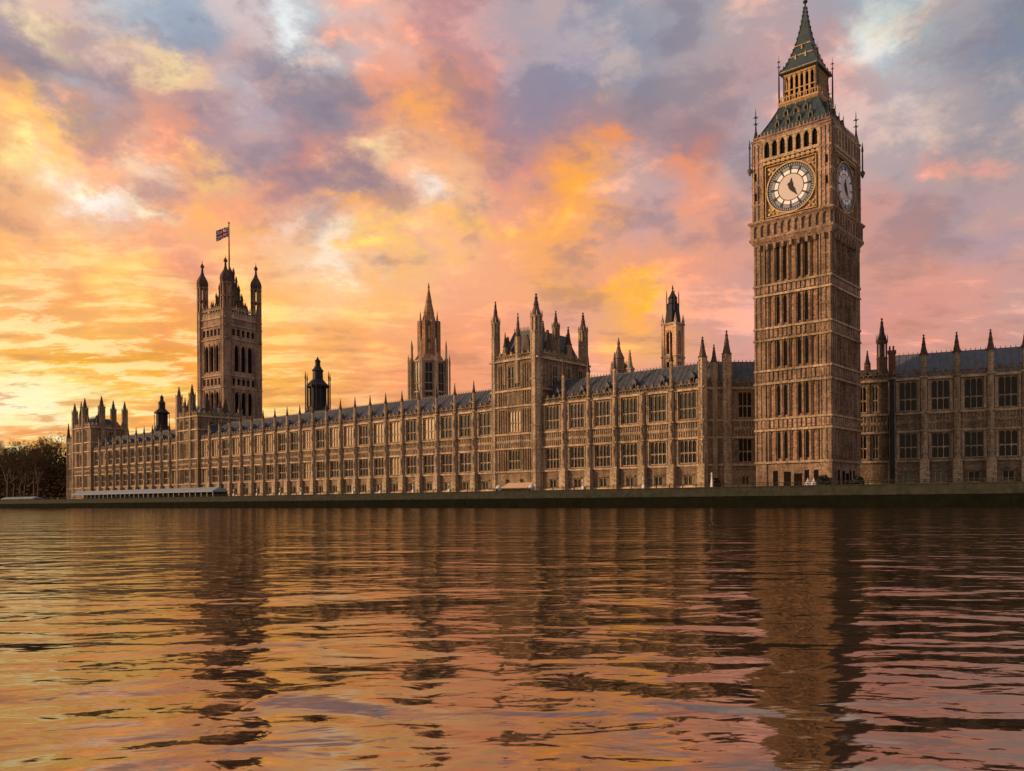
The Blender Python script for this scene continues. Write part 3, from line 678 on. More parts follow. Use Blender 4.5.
pavilion('palace_pavilion', 'end pavilion with six dark pinnacles at the far left of the palace', -337.4, 20.4, 17.5, 37.6,
         [(0.9,0.7,1.3,50.6,True),(8.4,0.7,1.0,51.0,False),(12.5,0.7,1.4,52.2,True),(19.4,5.5,1.5,53.0,True),(19.4,11.0,1.3,51.4,True),(19.4,16.4,1.3,51.4,True)], roof=5.0)
# low end block at the far left
def end_block():
    t = thing('end_block', 'low battlemented block at the far left end of the palace beside the trees', 'building', PW(-348.3, 0.5), ANG)
    W, D = 10.8, 15.0
    b = MB(); ops = [(4.0, 7.0, 10, 15.2), (4.0, 7.0, 19.9, 25.4)]
    b.wall(0, W, DECK-0.3, 32.0, 0, 0.60, ops); b.box(0, W, 0.602, D, DECK-0.3, 31.98); part('wall', b, t, mats=STB)
    bands(t, W, 0, 0, (4.4, 9.2, 15.3, 19.1, 26.2, 31.7))
    part('parapet', parapet(0.3, W-0.6, 32.2, -0.2, 0.5), t, mats=PARA)
    window(t, 5.5, 0, 10, 3.0, 5.2, 3); window(t, 5.5, 0, 19.9, 3.0, 5.5, 3)
    for x, y, zt in ((0.6, 0.4, 41.8), (6.0, 0.4, 38.6)): part('turret', turret_mesh(0.95, DECK, 34.5, zt, False), t, (x, y, 0))
end_block()

# link between the near wing and the clock tower
def link():
    t = thing('link_block', 'recessed dark bay with one tall window left of the clock tower', 'building', (42.56, 188.17, 0), R(2.98))
    b = MB(); ops = [(7.9, 11.1, 10.0, 15.4), (7.9, 11.1, 19.9, 25.8), (8.6, 10.4, 4.9, 7.0)]
    b.wall(0, 17, DECK-0.3, 26.6, 0, 0.60, ops); b.box(0, 17, 0.602, 12, DECK-0.3, 26.55)
    for x in (1.9, 3.6, 4.9, 6.6, 12.2): b.box(x-0.12, x+0.12, -0.22, -0.002, 9.75, 26.1)
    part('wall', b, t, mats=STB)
    bands(t, 17.0); part('carved_frieze', carved(0.6, 16, 15.8, 19.1, 0), t, mats=ST)
    part('parapet', parapet(0.5, 16.4, 26.7, -0.25, 0.45), t, mats=PARA)
    part('roof', roof_mb(16.4, 0.6, 1.2, 12, 26.6, 33.2), t, mats=SLATE)
    window(t, 9.5, 0, 19.9, 3.2, 5.9, 3, m=SHADE); window(t, 9.5, 0, 10.0, 3.2, 5.4, 3, m=SHADE); window(t, 9.5, 0, 4.9, 1.8, 2.1, 2, (), False)
    part('turret', turret_mesh(0.9, DECK, 33.2, 37.9, False), t, (-0.1, -0.2, 0))
    part('turret', turret_mesh(0.7, DECK, 32.2, 36.3, False), t, (2.6, 0.3, 0))
    part('turret', turret_mesh(0.95, DECK, 34.0, 39.4, False), t, (5.4, 0.1, 0))
link()
# small corner block right of the clock tower, with the dark turret
def corner_block():
    t = thing('corner_block', 'narrow dark corner bay with a spired turret and chimney right of the clock tower', 'building', (74.18, 180.33, 0), R(-24.87))
    b = MB(); ops = [(-0.3, 1.3, 10.0, 15.2), (-0.3, 1.3, 19.9, 25.6), (2.25, 3.55, 10.0, 15.2), (2.25, 3.55, 19.9, 25.6)]
    b.wall(-6, 5.4, DECK-0.3, 26.6, 0.4, 1.0, ops); b.box(-6, 5.4, 1.002, 12, DECK-0.3, 26.55)
    for x in (1.7, 3.95, 4.6): b.box(x-0.12, x+0.12, 0.2, 0.398, 9.75, 26.1)
    part('wall', b, t, mats=STB)
    bands(t, 11.4, -6, 0.4); part('carved_frieze', carved(-5.8, 11, 15.8, 19.1, 0.4), t, mats=ST)
    part('parapet', parapet(-6, 11.4, 26.7, 0.15, 0.85), t, mats=PARA)
    b = MB(); b.box(-6, 5.4, 1.6, 11, 26.6, 29.2); part('roof', b, t, mats=SLATE)
    window(t, 0.5, 0.4, 10.0, 1.6, 5.2, 2, m=SHADE); window(t, 2.9, 0.4, 10.0, 1.3, 5.2, 2, m=SHADE); window(t, 0.5, 0.4, 19.9, 1.6, 5.7, 2, m=SHADE); window(t, 2.9, 0.4, 19.9, 1.3, 5.7, 2, m=SHADE)
    part('turret', turret_mesh(1.05, 27.0, 31.6, 40.0, True, True), t, (4.3, 1.4, 0))
    part('turret', turret_mesh(0.6, 27.0, 30.4, 33.4, False, True), t, (1.4, 2.0, 0))
    b = MB(); b.box(5.5, 6.9, 1.0, 2.4, 26.4, 32.6); b.box(5.35, 7.05, 0.85, 2.55, 32.3, 32.9)
    for x in (5.8, 6.5): b.lathe(x, 1.7, [(0.22, 32.9), (0.18, 33.9)], 8)
    part('chimney', b, t, mats=BRICKR)
    b = MB(); b.lathe(6.2, -1.55, [(0.5, DECK), (0.5, 26.5)], 8); part('downpipe', b, t, mats=BLACKM)
corner_block()

# ------------------------------------------------------------------ roofscape spires of the near wing
def roof_turret(label, s, w, prof, cat='spire', name='roof_turret', m=ST, legs=0):
    t = thing(name, label, cat, PW(s, w), ANG)
    b = MB(); b.lathe(0, 0, prof, 8); part('shaft', b, t, mats=m)
    return t
t = roof_turret('stout gothic roof turret rising left on the near wing ridge', -28.4, 9.0, [(1.9,27),(1.9,34.0),(2.2,34.2),(2.2,34.7),(1.7,34.8),(1.35,37.2),(1.5,37.4),(0.7,39.2),(0.3,40.8),(0.42,41.1),(0.06,42.8)], m=PARA)
b = MB()
for i in range(8):
    a = math.pi/8+i*math.pi/4; x, y = 1.9*math.cos(a), 1.9*math.sin(a); b.lathe(x, y, [(0.24,30),(0.24,35.2),(0.02,36.9)], 4)
part('pinnacle', b, t, mats=PARA)
for lab, s, w, zt in (('slim spire on the near wing ridge just right of the stout turret', -25.4, 9.5, 39.4)  ,):
    t = thing('ridge_spire', lab, 'spire', PW(s, w), ANG)
    b = MB(); b.box(-0.8, 0.8, -0.8, 0.8, 27, zt-5.0); b.box(-0.95, 0.95, -0.95, 0.95, zt-5.0, zt-4.7); part('shaft', b, t, mats=ST)
    b = MB(); spirelet(b, 0, 0, zt-4.7, 0.8, 4.7); part('spire', b, t, mats=ST)

def slim_tower():
    t = thing('vent_tower', 'slim square tower with dark louvres and black spire behind the near wing', 'tower', PW(-29.1, 36.8), ANG)
    H = 2.05
    b = MB()
    b.box(-H+0.7, H-0.7, -H+0.7, H-0.7, 20, 49.5)
    for k in range(4):
        b.k = k
        b.wall(-H, H, 20, 50.0, -H, -H+0.68, [(-0.95, 0.95, 42.0, 48.4), (-0.95, 0.95, 34.5, 39.8)])
        b.box(-H-0.25, -H+0.55, -H-0.25, -H+0.55, 20, 50.6)
        b.spandrel(-1.0, 1.0, 46.9, 48.4, -H+0.1, -H+0.5); b.box(-0.12, 0.12, -H+0.15, -H+0.5, 34.5, 48.4)
    b.k = 0
    part('wall', b, t, mats=WARM)
    for z in (33.0, 40.8, 49.9):
        b = MB(); b.frus(0, 0, H+0.3, H+0.3, z, H+0.45, H+0.45, z+0.6); part('string_course', b, t, mats=STL)
    for k in range(4):
        for za, zb in ((34.6, 39.7), (42.1, 48.3)): b = MB(); b.k = k; b.box(-0.98, 0.98, -H+0.6, -H+0.66, za, zb); part('louvre', b, t, mats=DARK)
    for x in (-H, H):
        for y in (-H, H):
            b = MB(); b.box(-0.3, 0.3, -0.3, 0.3, 50.3, 51.2); spirelet(b, 0, 0, 51.2, 0.34, 2.0, 6); part('pinnacle', b, t, (x, y, 0), mats=STL)
    b = MB(); b.lathe(0, 0, [(2.2, 50.5), (2.0, 52.6), (1.6, 55.8), (1.75, 56.0), (1.3, 56.2), (1.2, 57.4), (1.35, 57.6), (0.6, 58.9), (0.12, 60.0), (0.28, 60.3), (0.04, 61.4)], 8)
    for i in range(4):
        a = math.pi/4+i*math.pi/2; b.lathe(1.7*math.cos(a), 1.7*math.sin(a), [(0.16, 54), (0.14, 58.5), (0.02, 60)], 4)
    part('spire', b, t, mats=BLACKM)
slim_tower()

def lantern_tower():
    t = thing('lantern_tower', 'octagonal stone lantern tower with tall window and slender spire behind the long wing', 'tower', PW(-127.5, 37.0), ANG)
    b = MB(); r = 6.1; rot = 0
    b.lathe(0, 0, [(r, 20), (r, 50.6), (r*0.92, 51.4), (r*0.58, 54.6)], 8)
    part('wall', b, t, mats=STR)
    for i in range(8):
        a = math.pi/8+i*math.pi/4; x, y = (r+0.45)*math.cos(a), (r+0.45)*math.sin(a)
        b = MB(); b.box(x-0.42, x+0.42, y-0.42, y+0.42, 20, 52.0); b.lathe(x, y, [(0.34, 52), (0.28, 56.0), (0.36, 56.1), (0.04, 58.6)], 6)
        part('buttress', b, t, mats=STL)
        x, y = (r+1.7)*math.cos(a), (r+1.7)*math.sin(a)
        b = MB(); b.lathe(x, y, [(0.34, 20), (0.30, 50.5), (0.40, 50.7), (0.04, 53.4)], 6); part('pinnacle', b, t, mats=STL)
    for z in (40.0, 50.8): b = MB(); b.lathe(0, 0, [(r, z-0.2), (r+0.35, z), (r+0.35, z+0.4), (r, z+0.6)], 8); part('string_course', b, t, mats=STL)
    b = MB()
    for i in range(8):
        a = i*math.pi/4; d = r*math.cos(math.pi/8)+0.002
        for q in (-1.9, -1.55, 1.55, 1.9):
            c_, s_ = math.cos(a), math.sin(a); x, y = d*c_-q*s_, d*s_+q*c_; b.box(x-0.12, x+0.12, y-0.12, y+0.12, 24, 50.4)
    part('panel_rib', b, t, mats=STL)
    for i in range(8):
        a = i*math.pi/4; ca = a+math.pi/2; d = r*math.cos(math.pi/8)
        o = window(t, (d+0.48)*math.cos(a), (d+0.48)*math.sin(a), 38.4, 2.7, 12.0, 2, (0.4, 0.7), True, rz=a+math.pi/2, m=SHADE)
    b = MB()
    for i in range(8):
        a = math.pi/8+i*math.pi/4; x, y = 3.2*math.cos(a), 3.2*math.sin(a); b.box(x-0.78, x+0.78, y-0.78, y+0.78, 52, 65.4)
        b.lathe(x, y, [(0.4, 65.4), (0.3, 66.6), (0.03, 69.2)], 6)
    for z in (54.4, 58.6, 64.6): b.lathe(0, 0, [(3.2, z), (3.55, z+0.2), (3.55, z+0.6), (3.2, z+0.8)], 8)
    part('upper_lantern', b, t, mats=STR)
    b = MB(); b.lathe(0, 0, [(2.7, 65.2), (1.9, 68.2), (2.05, 68.4), (1.1, 72.2), (1.2, 72.4), (0.45, 76.2), (0.25, 77.2), (0.42, 77.5), (0.06, 79.4)], 8)
    part('spire', b, t, mats=STR)
lantern_tower()

def dark_lantern(label, s, w, k, z0, ztop, cage=True):
    t = thing('vent_lantern', label, 'tower', PW(s, w), ANG)
    H = ztop-z0; b = MB()
    b.lathe(0, 0, [(5.6*k, z0-8), (5.6*k, z0+H*0.01), (4.6*k, z0+H*0.06), (4.5*k, z0+H*0.12), (3.1*k, z0+H*0.15), (3.0*k, z0+H*0.45), (4.5*k, z0+H*0.47), (4.6*k, z0+H*0.50), (3.3*k, z0+H*0.55), (2.3*k, z0+H*0.60)], 8)
    for i in range(8):
        a = math.pi/8+i*math.pi/4; x, y = 3.1*k*math.cos(a), 3.1*k*math.sin(a); b.box(x-0.2*k, x+0.2*k, y-0.2*k, y+0.2*k, z0+H*0.14, z0+H*0.46)
        x, y = 4.3*k*math.cos(a), 4.3*k*math.sin(a); b.box(x-0.13*k, x+0.13*k, y-0.13*k, y+0.13*k, z0+H*0.12, z0+H*0.475)
    part('drum', b, t, mats=BLACKM)
    b = MB(); b.lathe(0, 0, [(2.1*k, z0+H*0.58), (2.0*k, z0+H*0.74), (2.4*k, z0+H*0.755), (1.7*k, z0+H*0.79), (1.05*k, z0+H*0.84), (1.0*k, z0+H*0.91), (1.25*k, z0+H*0.92), (0.45*k, z0+H*0.96), (0.06, ztop)], 8)
    part('cupola', b, t, mats=BLACKM)
    if cage:
        for i in range(6):
            a = i*math.pi/3+0.3; x, y = 5.1*k*math.cos(a), 5.1*k*math.sin(a)
            b = MB(); b.lathe(x, y, [(0.26, z0-6), (0.22, z0+H*0.60), (0.34, z0+H*0.61), (0.04, z0+H*0.74)], 6); part('pinnacle', b, t, mats=BLACKM)
dark_lantern('black iron ventilation lantern with pinnacles between flag tower and stone lantern', -182, 29.0, 1.0, 36.0, 58.6)
dark_lantern('small dark lantern cupola over the far left wing', -276.2, 13.0, 0.72, 34.5, 50.8, False)

# ------------------------------------------------------------------ flag tower
def flag_tower():
    W = 20.8; h = W/2
    t = thing('flag_tower', 'tall square stone tower with four domed corner turrets at far left', 'tower', PW(-267.0, 41.3), ANG+R(7))
    b = MB(); ZT = 86.0
    stages = [(42.0, 52.6, 3), (61.8, 73.8, 3)]
    b.box(-h+1.6, h-1.6, -h+1.6, h-1.6, 15, ZT)
    for k in range(4):
        b.k = k; ops = []
        for z0, z1, n in stages:
            for i in range(n): x = (i-1)*3.7; ops.append((x-1.25, x+1.25, z0, z1))
        for i in range(5):
            x = (i-2)*2.7
            for z0 in (55.6, 78.0): ops.append((x-0.85, x+0.85, z0, z0+3.0))
        b.wall(-h+0.5, h-0.5, 15, ZT, -h+0.5, -h+1.598, ops)
        for z0, z1, n in stages:
            for i in range(n): x = (i-1)*3.7; b.spandrel(x-1.25, x+1.25, z1-2.4, z1, -h+0.6, -h+1.5)
            for x in (-5.55, -1.85, 1.85, 5.55): b.box(x-0.18, x+0.18, -h+0.2, -h+0.498, z0-0.5, z1+0.8)
        for x in (-7.2, -6.5, 6.5, 7.2): b.box(x-0.14, x+0.14, -h+0.25, -h+0.498, 15, ZT-2)
    b.k = 0
    part('wall', b, t, mats=STT)
    for k in range(4):
        for z0, z1, n in stages:
            for i in range(n): b = MB(); b.k = k; x = (i-1)*3.7; b.box(x-1.24, x+1.24, -h+1.40, -h+1.58, z0, z1); b.box(x-0.12, x+0.12, -h+1.2, -h+1.398, z0, z1); part('window', b, t, mats=DARK)
        for i in range(5):
            x = (i-2)*2.7
            for z0 in (55.6, 78.0): b = MB(); b.k = k; b.box(x-0.84, x+0.84, -h+1.50, -h+1.59, z0, z0+3.0); part('window', b, t, mats=DARK)
    for z in (40.2, 54.0, 59.6, 76.2, 82.2, 85.6):
        b = MB()
        for k in range(4): b.k = k; b.box(-h, h, -h+0.05, -h+0.498, z, z+0.5)
        b.k = 0; part('string_course', b, t, mats=STL)
    b = MB()
    for k in range(4):
        b.k = k; n = 9
        b.box(-h+2, h-2, -h+0.35, -h+0.75, ZT+0.2, ZT+0.9); b.box(-h+2, h-2, -h+0.35, -h+0.75, ZT+3.6, ZT+4.1)
        for i in range(n+1): x = -h+2+(W-4)*i/n; b.box(x-0.2, x+0.2, -h+0.35, -h+0.75, ZT+0.9, ZT+5.0)
        for i in range(n): x = -h+2+(W-4)*(i+0.5)/n; b.extr([(x-0.8, ZT+0.9), (x+0.8, ZT+0.9), (x, ZT+3.0)], -h+0.4, -h+0.7); b.lathe(x, -h+0.55, [(0.28, ZT+4.1), (0.2, ZT+5.2), (0.03, ZT+6.4)], 4)
    b.k = 0; part('parapet', b, t, mats=ST)
    b = MB(); r = 2.35
    b.lathe(0, 0, [(r, 15), (r, 89.5)], 8)
    for z in (40.2, 54.0, 59.6, 76.2, 82.2, 85.6, 89.3, 95.2, 101.2): b.lathe(0, 0, [(r*0.98, z-0.15), (r*1.13, z), (r*1.13, z+0.45), (r*0.98, z+0.6)], 8)
    for i in range(8):
        a = math.pi/8+i*math.pi/4; x, y = r*math.cos(a), r*math.sin(a); b.box(x-0.15, x+0.15, y-0.15, y+0.15, 15, 89)
        x, y = r*0.9*math.cos(a), r*0.9*math.sin(a); b.box(x-0.30, x+0.30, y-0.30, y+0.30, 89.5, 101.2); b.lathe(x*1.12, y*1.12, [(0.24, 101), (0.2, 102.4), (0.03, 104.4)], 4)
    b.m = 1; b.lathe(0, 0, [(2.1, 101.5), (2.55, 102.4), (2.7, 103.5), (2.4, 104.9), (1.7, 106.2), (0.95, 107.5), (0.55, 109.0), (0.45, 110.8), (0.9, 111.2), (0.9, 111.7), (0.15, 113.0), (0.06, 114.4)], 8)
    tm = b.mesh('turret', [STT, SOOTSHADE])
    for x in (-1, 1):
        for y in (-1, 1): part('turret', tm, t, (x*(h-1.95), y*(h-1.95), 0))
    b = MB(); b.frus(0, 0, h-2.4, h-2.4, ZT, 5.2, 5.2, 92.0)
    b.lathe(0, 0, [(6.0, 91.0), (5.6, 95.0), (6.0, 95.3), (4.4, 98.6), (4.7, 98.9), (3.2, 102.6), (3.5, 102.9), (2.1, 106.4), (2.3, 106.7), (0.7, 110.4)], 8)
    for i in range(8):
        a = math.pi/8+i*math.pi/4
        for rr, z in ((8.2, 90.0), (6.0, 94.6), (4.6, 98.8), (3.4, 102.8), (2.2, 106.6)): b.lathe(rr*math.cos(a), rr*math.sin(a), [(0.42, z-5), (0.34, z+2.2), (0.55, z+2.4), (0.04, z+5.0)], 6)
    for i in range(16):
        a = i*math.pi/8; rr = 7.4; b.lathe(rr*math.cos(a), rr*math.sin(a), [(0.3, 88), (0.26, 93.0), (0.4, 93.2), (0.03, 95.4)], 4)
    part('iron_crown', b, t, mats=SOOTSHADE)
    b = MB(); b.lathe(0, 0, [(0.42, 97), (0.36, 115), (0.22, 132.0), (0.4, 132.3), (0.4, 132.7), (0.05, 133.0)], 8)
    part('flagpole', b, t, mats=SOOTSHADE)
    # flag: flies to the left of the pole
    px, py, _ = PW(-267.0, 41.3)
    f = thing('flag', 'union flag flying from the pole on top of the square flag tower', 'flag', (px, py, 126.0), R(180))
    b = MB(); nx, nz = 48, 30; FW, FH = 6.0, 4.6
    vs = []; fs = []
    def col(u, v):
        a, c = abs(u-0.5), abs(v-0.5)
        if a < 0.06 or c < 0.10: return 0
        if a < 0.10 or c < 0.167: return 2
        d = min(abs(v-u), abs(v-(1-u)))
        if d < 0.05: return 0
        if d < 0.12: return 2
        return 1
    for side in (0, 1):
        for i in range(nx+1):
            for j in range(nz+1):
                u, v = i/nx, j/nz
                y = 0.35*math.sin(u*7+0.8*v)*u**0.5+(0.02 if side else -0.02)
                vs.append((0.3+u*FW*0.93, y, v*FH-u*1.9*(1-0.25*v)+0.35*math.sin(u*5)*u))
    o2 = (nx+1)*(nz+1)
    for i in range(nx):
        for j in range(nz):
            a = i*(nz+1)+j; q = (a, a+nz+1, a+nz+2, a+1)
            b.m = col((i+0.5)/nx, (j+0.5)/nz)
            b.f += [q, tuple(o2+k for k in q[::-1])]; b.mi += [b.m, b.m]
    b.v = vs
    part('cloth', b, f, mats=[RED, BLUE, FWHITE])
flag_tower()

# ------------------------------------------------------------------ clock tower
def clock_tower():
    H = 7.5
    t = thing('clock_tower', 'tall gothic clock tower with white dials and dark spire on the right', 'tower', PW(25.5, -4.5), ANG)
    stages = [(9.3, 14.9, 8), (17.7, 24.0, 8), (27.2, 32.5, 8), (35.5, 41.2, 8), (43.9, 50.9, 8)]
    b = MB(); inner = H-0.32
    b.box(-inner, inner, -inner, inner, DECK-0.3, 52)
    part('core_wall', b, t, mats=STR)
    b = MB()
    for k in range(4):
        b.k = k
        # piers at the corners and ribs between the panels
        b.box(-H, -H+2.2, -H, -H+2.2, DECK-0.3, 52)
        b.box(-H+2.202, H-2.202, -H+0.20, -H+0.318, DECK-0.3, 9.0)
        for z0, z1 in ((15.0, 17.6), (24.1, 27.0), (32.6, 35.3), (41.3, 43.8), (51.0, 52.0)):
            b.box(-H+2.202, H-2.202, -H+0.12, -H+0.318, z0, z1)
        for i in range(8):
            x = -4.9+9.8*i/7
            wdt = 0.22 if i % 2 else 0.32
            b.box(x-wdt, x+wdt, -H+0.05, -H+0.316, 9.0, 51.0)
            b.box(x-wdt*0.4, x+wdt*0.4, -H-0.08, -H+0.048, 9.0, 51.0)
            if i < 7:
                xm = x+0.7; b.box(xm-0.42, xm-0.34, -H+0.12, -H+0.316, 9.0, 51.0); b.box(xm+0.34, xm+0.42, -H+0.12, -H+0.316, 9.0, 51.0)
        for z0, z1, n in stages:
            for i in range(7):
                x0 = -4.9+9.8*i/7+0.36; x1 = -4.9+9.8*(i+1)/7-0.36
                b.spandrel(x0, x1, z1-1.0, z1+0.1, -H+0.10, -H+0.31, 4)
        for sx in (-1, 1):                                # angle shafts of the piers
            for q in (0.15, 1.1, 2.05):
                x = sx*(H-q); b.box(x-0.13, x+0.13, -H-0.16, -H-0.002, 9.0, 51.8)
            for zz in (12.0, 20.6, 29.6, 38.2, 47.4): b.box(min(sx*(H-0.3), sx*(H-1.9)), max(sx*(H-0.3), sx*(H-1.9)), -H-0.10, -H-0.002, zz, zz+0.3)
    b.k = 0; part('shaft_wall', b, t, mats=STT)
    for z0, z1, n in stages:                              # slit windows, two pairs a face
        for k in range(4):
            for i in (1, 2, 4, 5):
                xm = -4.9+9.8*(i+0.5)/7
                key = ('slit', z1-z0)
                if key not in _bc:
                    q = MB(); q.box(-0.27, 0.27, -0.10, 0, 0, z1-z0-0.6); q.box(-0.30, 0.30, -0.13, -0.102, (z1-z0)*0.45, (z1-z0)*0.45+0.16); _bc[key] = q.mesh('window', DARK)
                c, s_ = [(1,0),(0,1),(-1,0),(0,-1)][k]; x, y = xm, -inner-0.002
                part('window', _bc[key], t, (x*c-y*s_, x*s_+y*c, z0+0.3), k*math.pi/2)
    def ring(b, z, h0, h1, dz): b.frus(0, 0, h0, h0, z, h1, h1, z+dz)
    for z in (8.6, 14.9, 17.1, 24.0, 26.5, 32.5, 34.8, 41.2, 43.2):
        b = MB()
        for k in range(4): b.k = k; b.box(-H-0.30, H+0.30, -H-0.30, -H-0.165, z, z+0.26); b.box(-H-0.2, H+0.2, -H-0.26, -H-0.166, z+0.262, z+0.42)
        b.k = 0; part('string_course', b, t, mats=ST)
    for z0, z1 in ((15.5, 17.0), (24.7, 26.4), (33.2, 34.7), (41.9, 43.1)):      # carved shields in the bands
        b = MB()
        for k in range(4):
            b.k = k
            for i in range(16): x = -H+0.7+(2*H-1.4)*i/15; b.box(x-0.26, x+0.26, -H-0.10, -H+0.20, z0, z1)
        b.k = 0; part('carved_frieze', b, t, mats=STT)
    for k in range(4):                                    # doorway level
        for x, w, z1 in ((-3.6, 0.5, 7.2), (-1.2, 0.7, 7.0), (0.9, 0.8, 6.6), (2.6, 0.45, 7.2), (4.4, 0.45, 7.2)): b = MB(); b.k = k; b.box(x-w, x+w, -H+0.18, -H+0.247, DECK, z1); part('door', b, t, mats=DARK)
    # corbelled balcony under the dial
    b = MB(); ring(b, 51.3, H+0.05, H+0.75, 1.0); b.box(-H-0.75, H+0.75, -H-0.75, H+0.75, 52.302, 52.8); b.box(-H-0.35, H+0.35, -H-0.35, H+0.35, 52.802, 55.2); ring(b, 55.202, H+0.5, H+0.95, 0.5); b.box(-H-0.95, H+0.95, -H-0.95, H+0.95, 55.704, 56.0)
    for k in range(4):
        b.k = k
        for i in range(12): x = -H+2*H*i/11; b.box(x-0.24, x+0.24, -H-0.72, -H-0.352, 52.8, 55.2)
        for i in range(11): x = -H+2*H*(i+0.5)/11; b.spandrel(x-0.46, x+0.46, 54.3, 55.2, -H-0.66, -H-0.37, 3)
        for i in range(9): x = -H+1.2+(2*H-2.4)*i/8; b.box(x-0.22, x+0.22, -H-0.6, -H+0.0, 50.3, 51.4)
    b.k = 0; part('balcony', b, t, mats=STT)
    # clock stage
    K = 7.75
    b = MB(); b.box(-K+0.4, K-0.4, -K+0.4, K-0.4, 56.0, 71.6)
    for k in range(4):
        b.k = k; b.box(-K, -K+2.3, -K, -K+2.3, 56.002, 71.7)
        for zz in (59.2, 63.0, 67.4): b.box(-K-0.12, -K+2.42, -K-0.12, -K+2.42, zz, zz+0.4)
        for q in (0.35, 1.15, 1.95): b.box(-K+q-0.12, -K+q+0.12, -K-0.18, -K-0.122, 56.4, 71.2); b.box(K-q-0.12, K-q+0.12, -K-0.18, -K-0.122, 56.4, 71.2)
    b.k = 0; part('clock_stage_wall', b, t, mats=STT)
    for k in range(4):
        for sx in (-1, 1):
            for zz in (60.3, 64.2): b = MB(); b.k = k; x = sx*(K-0.75); b.box(x-0.22, x+0.22, -K-0.06, -K-0.002, zz, zz+1.5); part('pier_window', b, t, mats=DARK)
    b = MB(); g = MB()
    for k in range(4):
        b.k = k; g.k = k; y = -K
        for i in range(8): x = -5.5+11.0*i/7; b.box(x-0.26, x+0.26, y-0.05, y+0.398, 68.1, 71.3)      # belfry arcade
        for i in range(7): x = -5.5+11.0*(i+0.5)/7; b.spandrel(x-0.53, x+0.53, 70.1, 71.3, y+0.0, y+0.35, 4)
        b.box(-5.69, 5.69, y-0.12, y+0.398, 71.302, 71.72); b.box(-5.69, 5.69, y-0.2, y+0.398, 67.5, 68.09)
        for i in range(12): x = -5.3+10.6*i/11; g.box(x-0.3, x+0.3, y-0.05, y+0.2, 66.75, 67.4)
    b.k = 0; g.k = 0
    part('belfry_arcade', b, t, mats=STL)
    for k in range(4):
        for i in range(7): b = MB(); b.k = k; x = -5.5+11.0*(i+0.5)/7; b.box(x-0.52, x+0.52, -K+0.33, -K+0.397, 68.1, 71.2); part('belfry_opening', b, t, mats=DARK)
    # gilt dial surround and dial, four sides
    F = 5.35; zc = 61.45
    b = g
    for k in range(4):
        b.k = k; y = -K
        for d, th_ in ((F+0.1, 0.22), (F-0.45, 0.12)):
            b.box(-d-th_, -d, y-0.10, y+0.398, zc-d-th_, zc+d+th_); b.box(d, d+th_, y-0.10, y+0.398, zc-d-th_, zc+d+th_)
            b.box(-d, d, y-0.10, y+0.398, zc+d, zc+d+th_); b.box(-d, d, y-0.10, y+0.398, zc-d-th_, zc-d)
        for sx in (-1, 1):
            for sz in (-1, 1):                            # leafwork in the spandrels
                for a, r_ in ((3.9, 0.34), (4.3, 0.24), (3.5, 0.22)):
                    b.lathe(sx*a, 0, [(0.01, 0)], 3) if False else None
                    pts = [(sx*a+r_*math.cos(q), zc+sz*(7.8-a)+r_*math.sin(q)) for q in [i*math.pi/3 for i in range(6)]]
                    b.extr(pts, y+0.15, y+0.395)
                    pts = [(sx*a*1.02+r_*math.cos(q), zc+sz*a*1.02+r_*math.sin(q)) for q in [i*math.pi/3 for i in range(6)]]
                    b.extr(pts, y+0.15, y+0.395)
        n = 64; r0, r1 = 4.62, 4.88
        for i in range(n):
            a0, a1 = 2*math.pi*i/n, 2*math.pi*(i+1)/n
            pts = [(r0*math.cos(a0), zc+r0*math.sin(a0)), (r1*math.cos(a0), zc+r1*math.sin(a0)), (r1*math.cos(a1), zc+r1*math.sin(a1)), (r0*math.cos(a1), zc+r0*math.sin(a1))]
            b.extr(pts, y-0.02, y+0.396)
    b.k = 0; part('dial_surround', b, t, mats=GOLD)
    b = MB()
    def sector(b, r0, r1, a0, a1, y0, y1, n=4):
        for i in range(n):
            p, q = a0+(a1-a0)*i/n, a0+(a1-a0)*(i+1)/n
            b.extr([(r0*math.sin(q), r0*math.cos(q)), (r1*math.sin(q), r1*math.cos(q)), (r1*math.sin(p), r1*math.cos(p)), (r0*math.sin(p), r0*math.cos(p))], y0, y1)
    # one dial about its own centre: 0 white glass, 1 grey glass, 2 ironwork
    b.m = 2; sector(b, 0.02, 4.60, 0, 2*math.pi, 0.20, 0.36, 64)
    b.m = 3; sector(b, 0.03, 2.45, 0, 2*math.pi, 0.12, 0.19, 48)
    for i in range(12):
        a = 2*math.pi*i/12
        b.m = 0; sector(b, 2.62, 3.28, a+0.055, a+2*math.pi/12-0.055, 0.10, 0.19, 4)
        b.m = 1; sector(b, 3.40, 3.92, a+0.06, a+2*math.pi/12-0.06, 0.12, 0.19, 4)
        for j in range(5):
            b.m = 1; sector(b, 4.04, 4.48, a+2*math.pi/60*j+0.025, a+2*math.pi/60*(j+1)-0.025, 0.12, 0.19, 1)
    dm = b.mesh('clock_dial', [OPAL, OPALD, DIALBLUE, OPALC])
    nums = []                                             # roman numerals on the iron ring between white and minute glass
    def stroke(cx, ang, x0, z0, x1, z1, w):
        ca, sa = math.cos(ang), math.sin(ang)
        d = math.hypot(x1-x0, z1-z0); nx, nz = -(z1-z0)/d*w, (x1-x0)/d*w
        pts = [(x0+nx, z0+nz), (x0-nx, z0-nz), (x1-nx, z1-nz), (x1+nx, z1+nz)]
        pts = [(x*ca+(z+3.66)*sa, -x*sa+(z+3.66)*ca) for x, z in pts]
        ar = sum(p[0]*q[1]-q[0]*p[1] for p, q in zip(pts, pts[1:]+pts[:1]))
        if ar < 0: pts = pts[::-1]
        nb.extr(pts, 0.085, 0.115)
    NUM = ['XII','I','II','III','IV','V','VI','VII','VIII','IX','X','XI']
